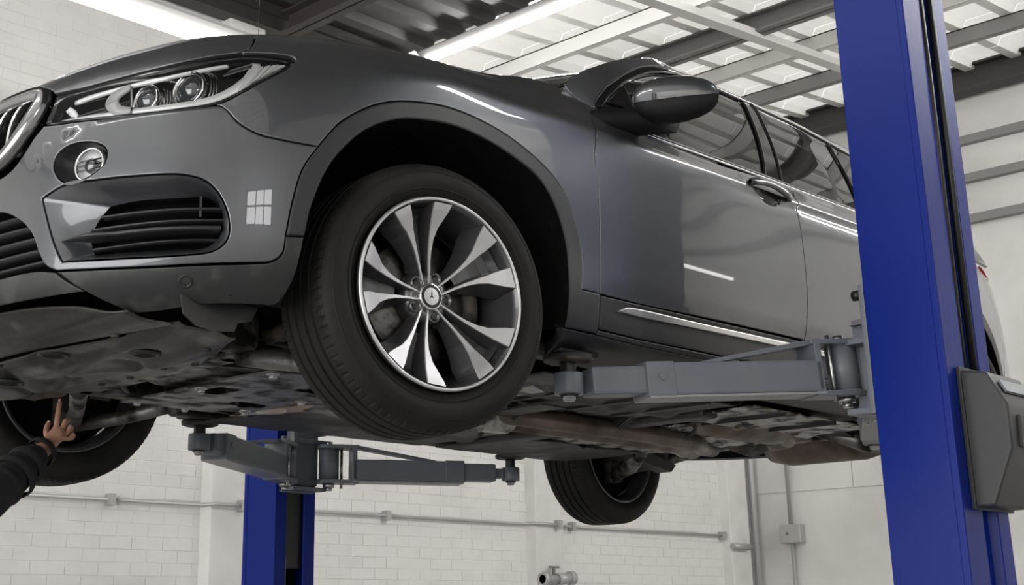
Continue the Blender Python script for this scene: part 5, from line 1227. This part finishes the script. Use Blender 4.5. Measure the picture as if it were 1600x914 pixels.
for ch in fing:
    q=Vector(ch[-1][0]);pv=Vector(ch[-2][0]);d_=(q-pv).normalized();MB().lathe([(.0001,.0022),(.004,.0018),(.0055,0)],12,'z',Matrix.Translation(q+Vector((-.006,-.006,.001)))@d_.to_track_quat('Y','Z').to_matrix().to_4x4()).build('fingernail',M['nail'],ps)
sleeve=[(L(-.80,.30,1.47),.16),(sh,.088),(L(-.585,.452,1.655),.075),(el,.072),(L(-.40,.468,1.805),.066),(L(-.30,.514,1.880),.056),(L(-.252,.536,1.913),.045)]
sleeveR=[(L(-.80,.30,1.47),.16),(L(-.80,.115,1.46),.088),(L(-.80,.06,1.30),.070),(L(-.785,.045,1.17),.062),(L(-.72,.06,1.03),.054),(L(-.70,.068,.98),.046)]
jk=skin_mesh('jacket',[[(L(-.84,.30,.86),.19),(L(-.84,.30,.97),.178),(L(-.83,.30,1.15),.155),(L(-.81,.30,1.32),.168),(L(-.80,.30,1.47),.165),(L(-.80,.30,1.55),.105),(L(-.79,.30,1.64),.066)],sleeve,sleeveR],M['cloth'],ps)
for a,b,rr in((.30,.34,.064),(.50,.55,.070),(.72,.76,.062)):
    p=Vector(el).lerp(Vector((L(-.252,.536,1.913))),a)
    dn=(Vector(L(-.252,.536,1.913))-Vector(el)).normalized();T=Matrix.Translation(p)@dn.to_track_quat('Z','Y').to_matrix().to_4x4()
    MB().lathe([(rr*.97,-.02),(rr*1.04,-.006),(rr*1.05,.004),(rr*.96,.02)],28,'z',T).build('sleeve_fold',M['cloth'],ps)
MB().lathe([(.047,-.012),(.049,-.004),(.048,.012),(.041,.014),(.036,.0)],28,'z',Matrix.Translation(Vector(L(-.250,.537,1.915)))@(Vector(wr)-Vector(el)).normalized().to_track_quat('Z','Y').to_matrix().to_4x4()).build('cuff',M['cloth'],ps)
skin_mesh('trousers',[[(L(-.84,.30,1.06),.155)]+[(L(-.84,.30,.95),.165),(L(-.84,.30+sd*.10,.80),.112),(L(-.82+sd*.04,.30+sd*.12,.50),.08),(L(-.84+sd*.05,.30+sd*.13,.13),.065)] for sd in(-1,1)],M['trousers'],ps)
for sd in(-1,1):
    skin_mesh('boot',[[(L(-.84+sd*.05,.30+sd*.13,.20),.058),(L(-.84+sd*.05,.30+sd*.13,.075),.062),(L(-.76+sd*.05,.30+sd*.138,.055),.055),(L(-.68+sd*.05,.30+sd*.145,.045),.045)]],M['sole'],ps)
hd=Vector(L(-.785,.30,1.79))
hr=MB();
bm=bmesh.new();bmesh.ops.create_uvsphere(bm,u_segments=28,v_segments=18,radius=1);
for v in list(bm.verts):
    if v.co.z<-.25 or (v.co.x>.45 and v.co.z<.45): bm.verts.remove(v)
for v in bm.verts: v.co=Vector((v.co.x*.108,v.co.y*.092,v.co.z*.118))+hd+Vector((-.008,0,.018))
me=bpy.data.meshes.new('hair');bm.to_mesh(me);bm.free();me.polygons.foreach_set('use_smooth',[True]*len(me.polygons));obj('hair',me,M['hair'],ps)
fx=hd.x+.088
MB().tube([(fx,hd.y,hd.z+.01),(fx+.014,hd.y,hd.z-.018),(fx+.018,hd.y,hd.z-.034),(fx,hd.y,hd.z-.040)],[.006,.010,.013,.008],10).build('nose',M['skin'],ps)
for sd in(-1,1):
    e=MB().lathe([(.0001,.012),(.006,.010),(.011,.004),(.012,-.004)],16,'x',Matrix.Translation((fx-.012,hd.y+sd*.032,hd.z+.008))).build('eye',M['lampwhite'],ps)
    MB().lathe([(.0001,.0128),(.0052,.0112)],12,'x',Matrix.Translation((fx-.012,hd.y+sd*.032,hd.z+.008))).build('iris',M['hair'],e)
    MB().tube([(fx-.006,hd.y+sd*.016,hd.z+.026),(fx+.0,hd.y+sd*.032,hd.z+.032),(fx-.014,hd.y+sd*.05,hd.z+.027)],.004,8).build('eyebrow',M['hair'],ps)
    MB().lathe([(.0001,.010),(.012,.010),(.024,.006),(.028,-.002),(.012,-.008)],18,'y',Matrix.Translation((hd.x-.01,hd.y+sd*.092,hd.z-.01))@Matrix.Scale(.62,4,(1,0,0))).build('ear',M['skin'],ps)
MB().tube([(fx-.012,hd.y-.024,hd.z-.062),(fx-.002,hd.y,hd.z-.060),(fx-.012,hd.y+.024,hd.z-.062)],[.004,.006,.004],8).build('mouth',mat('lips',(.35,.14,.11),.5),ps)
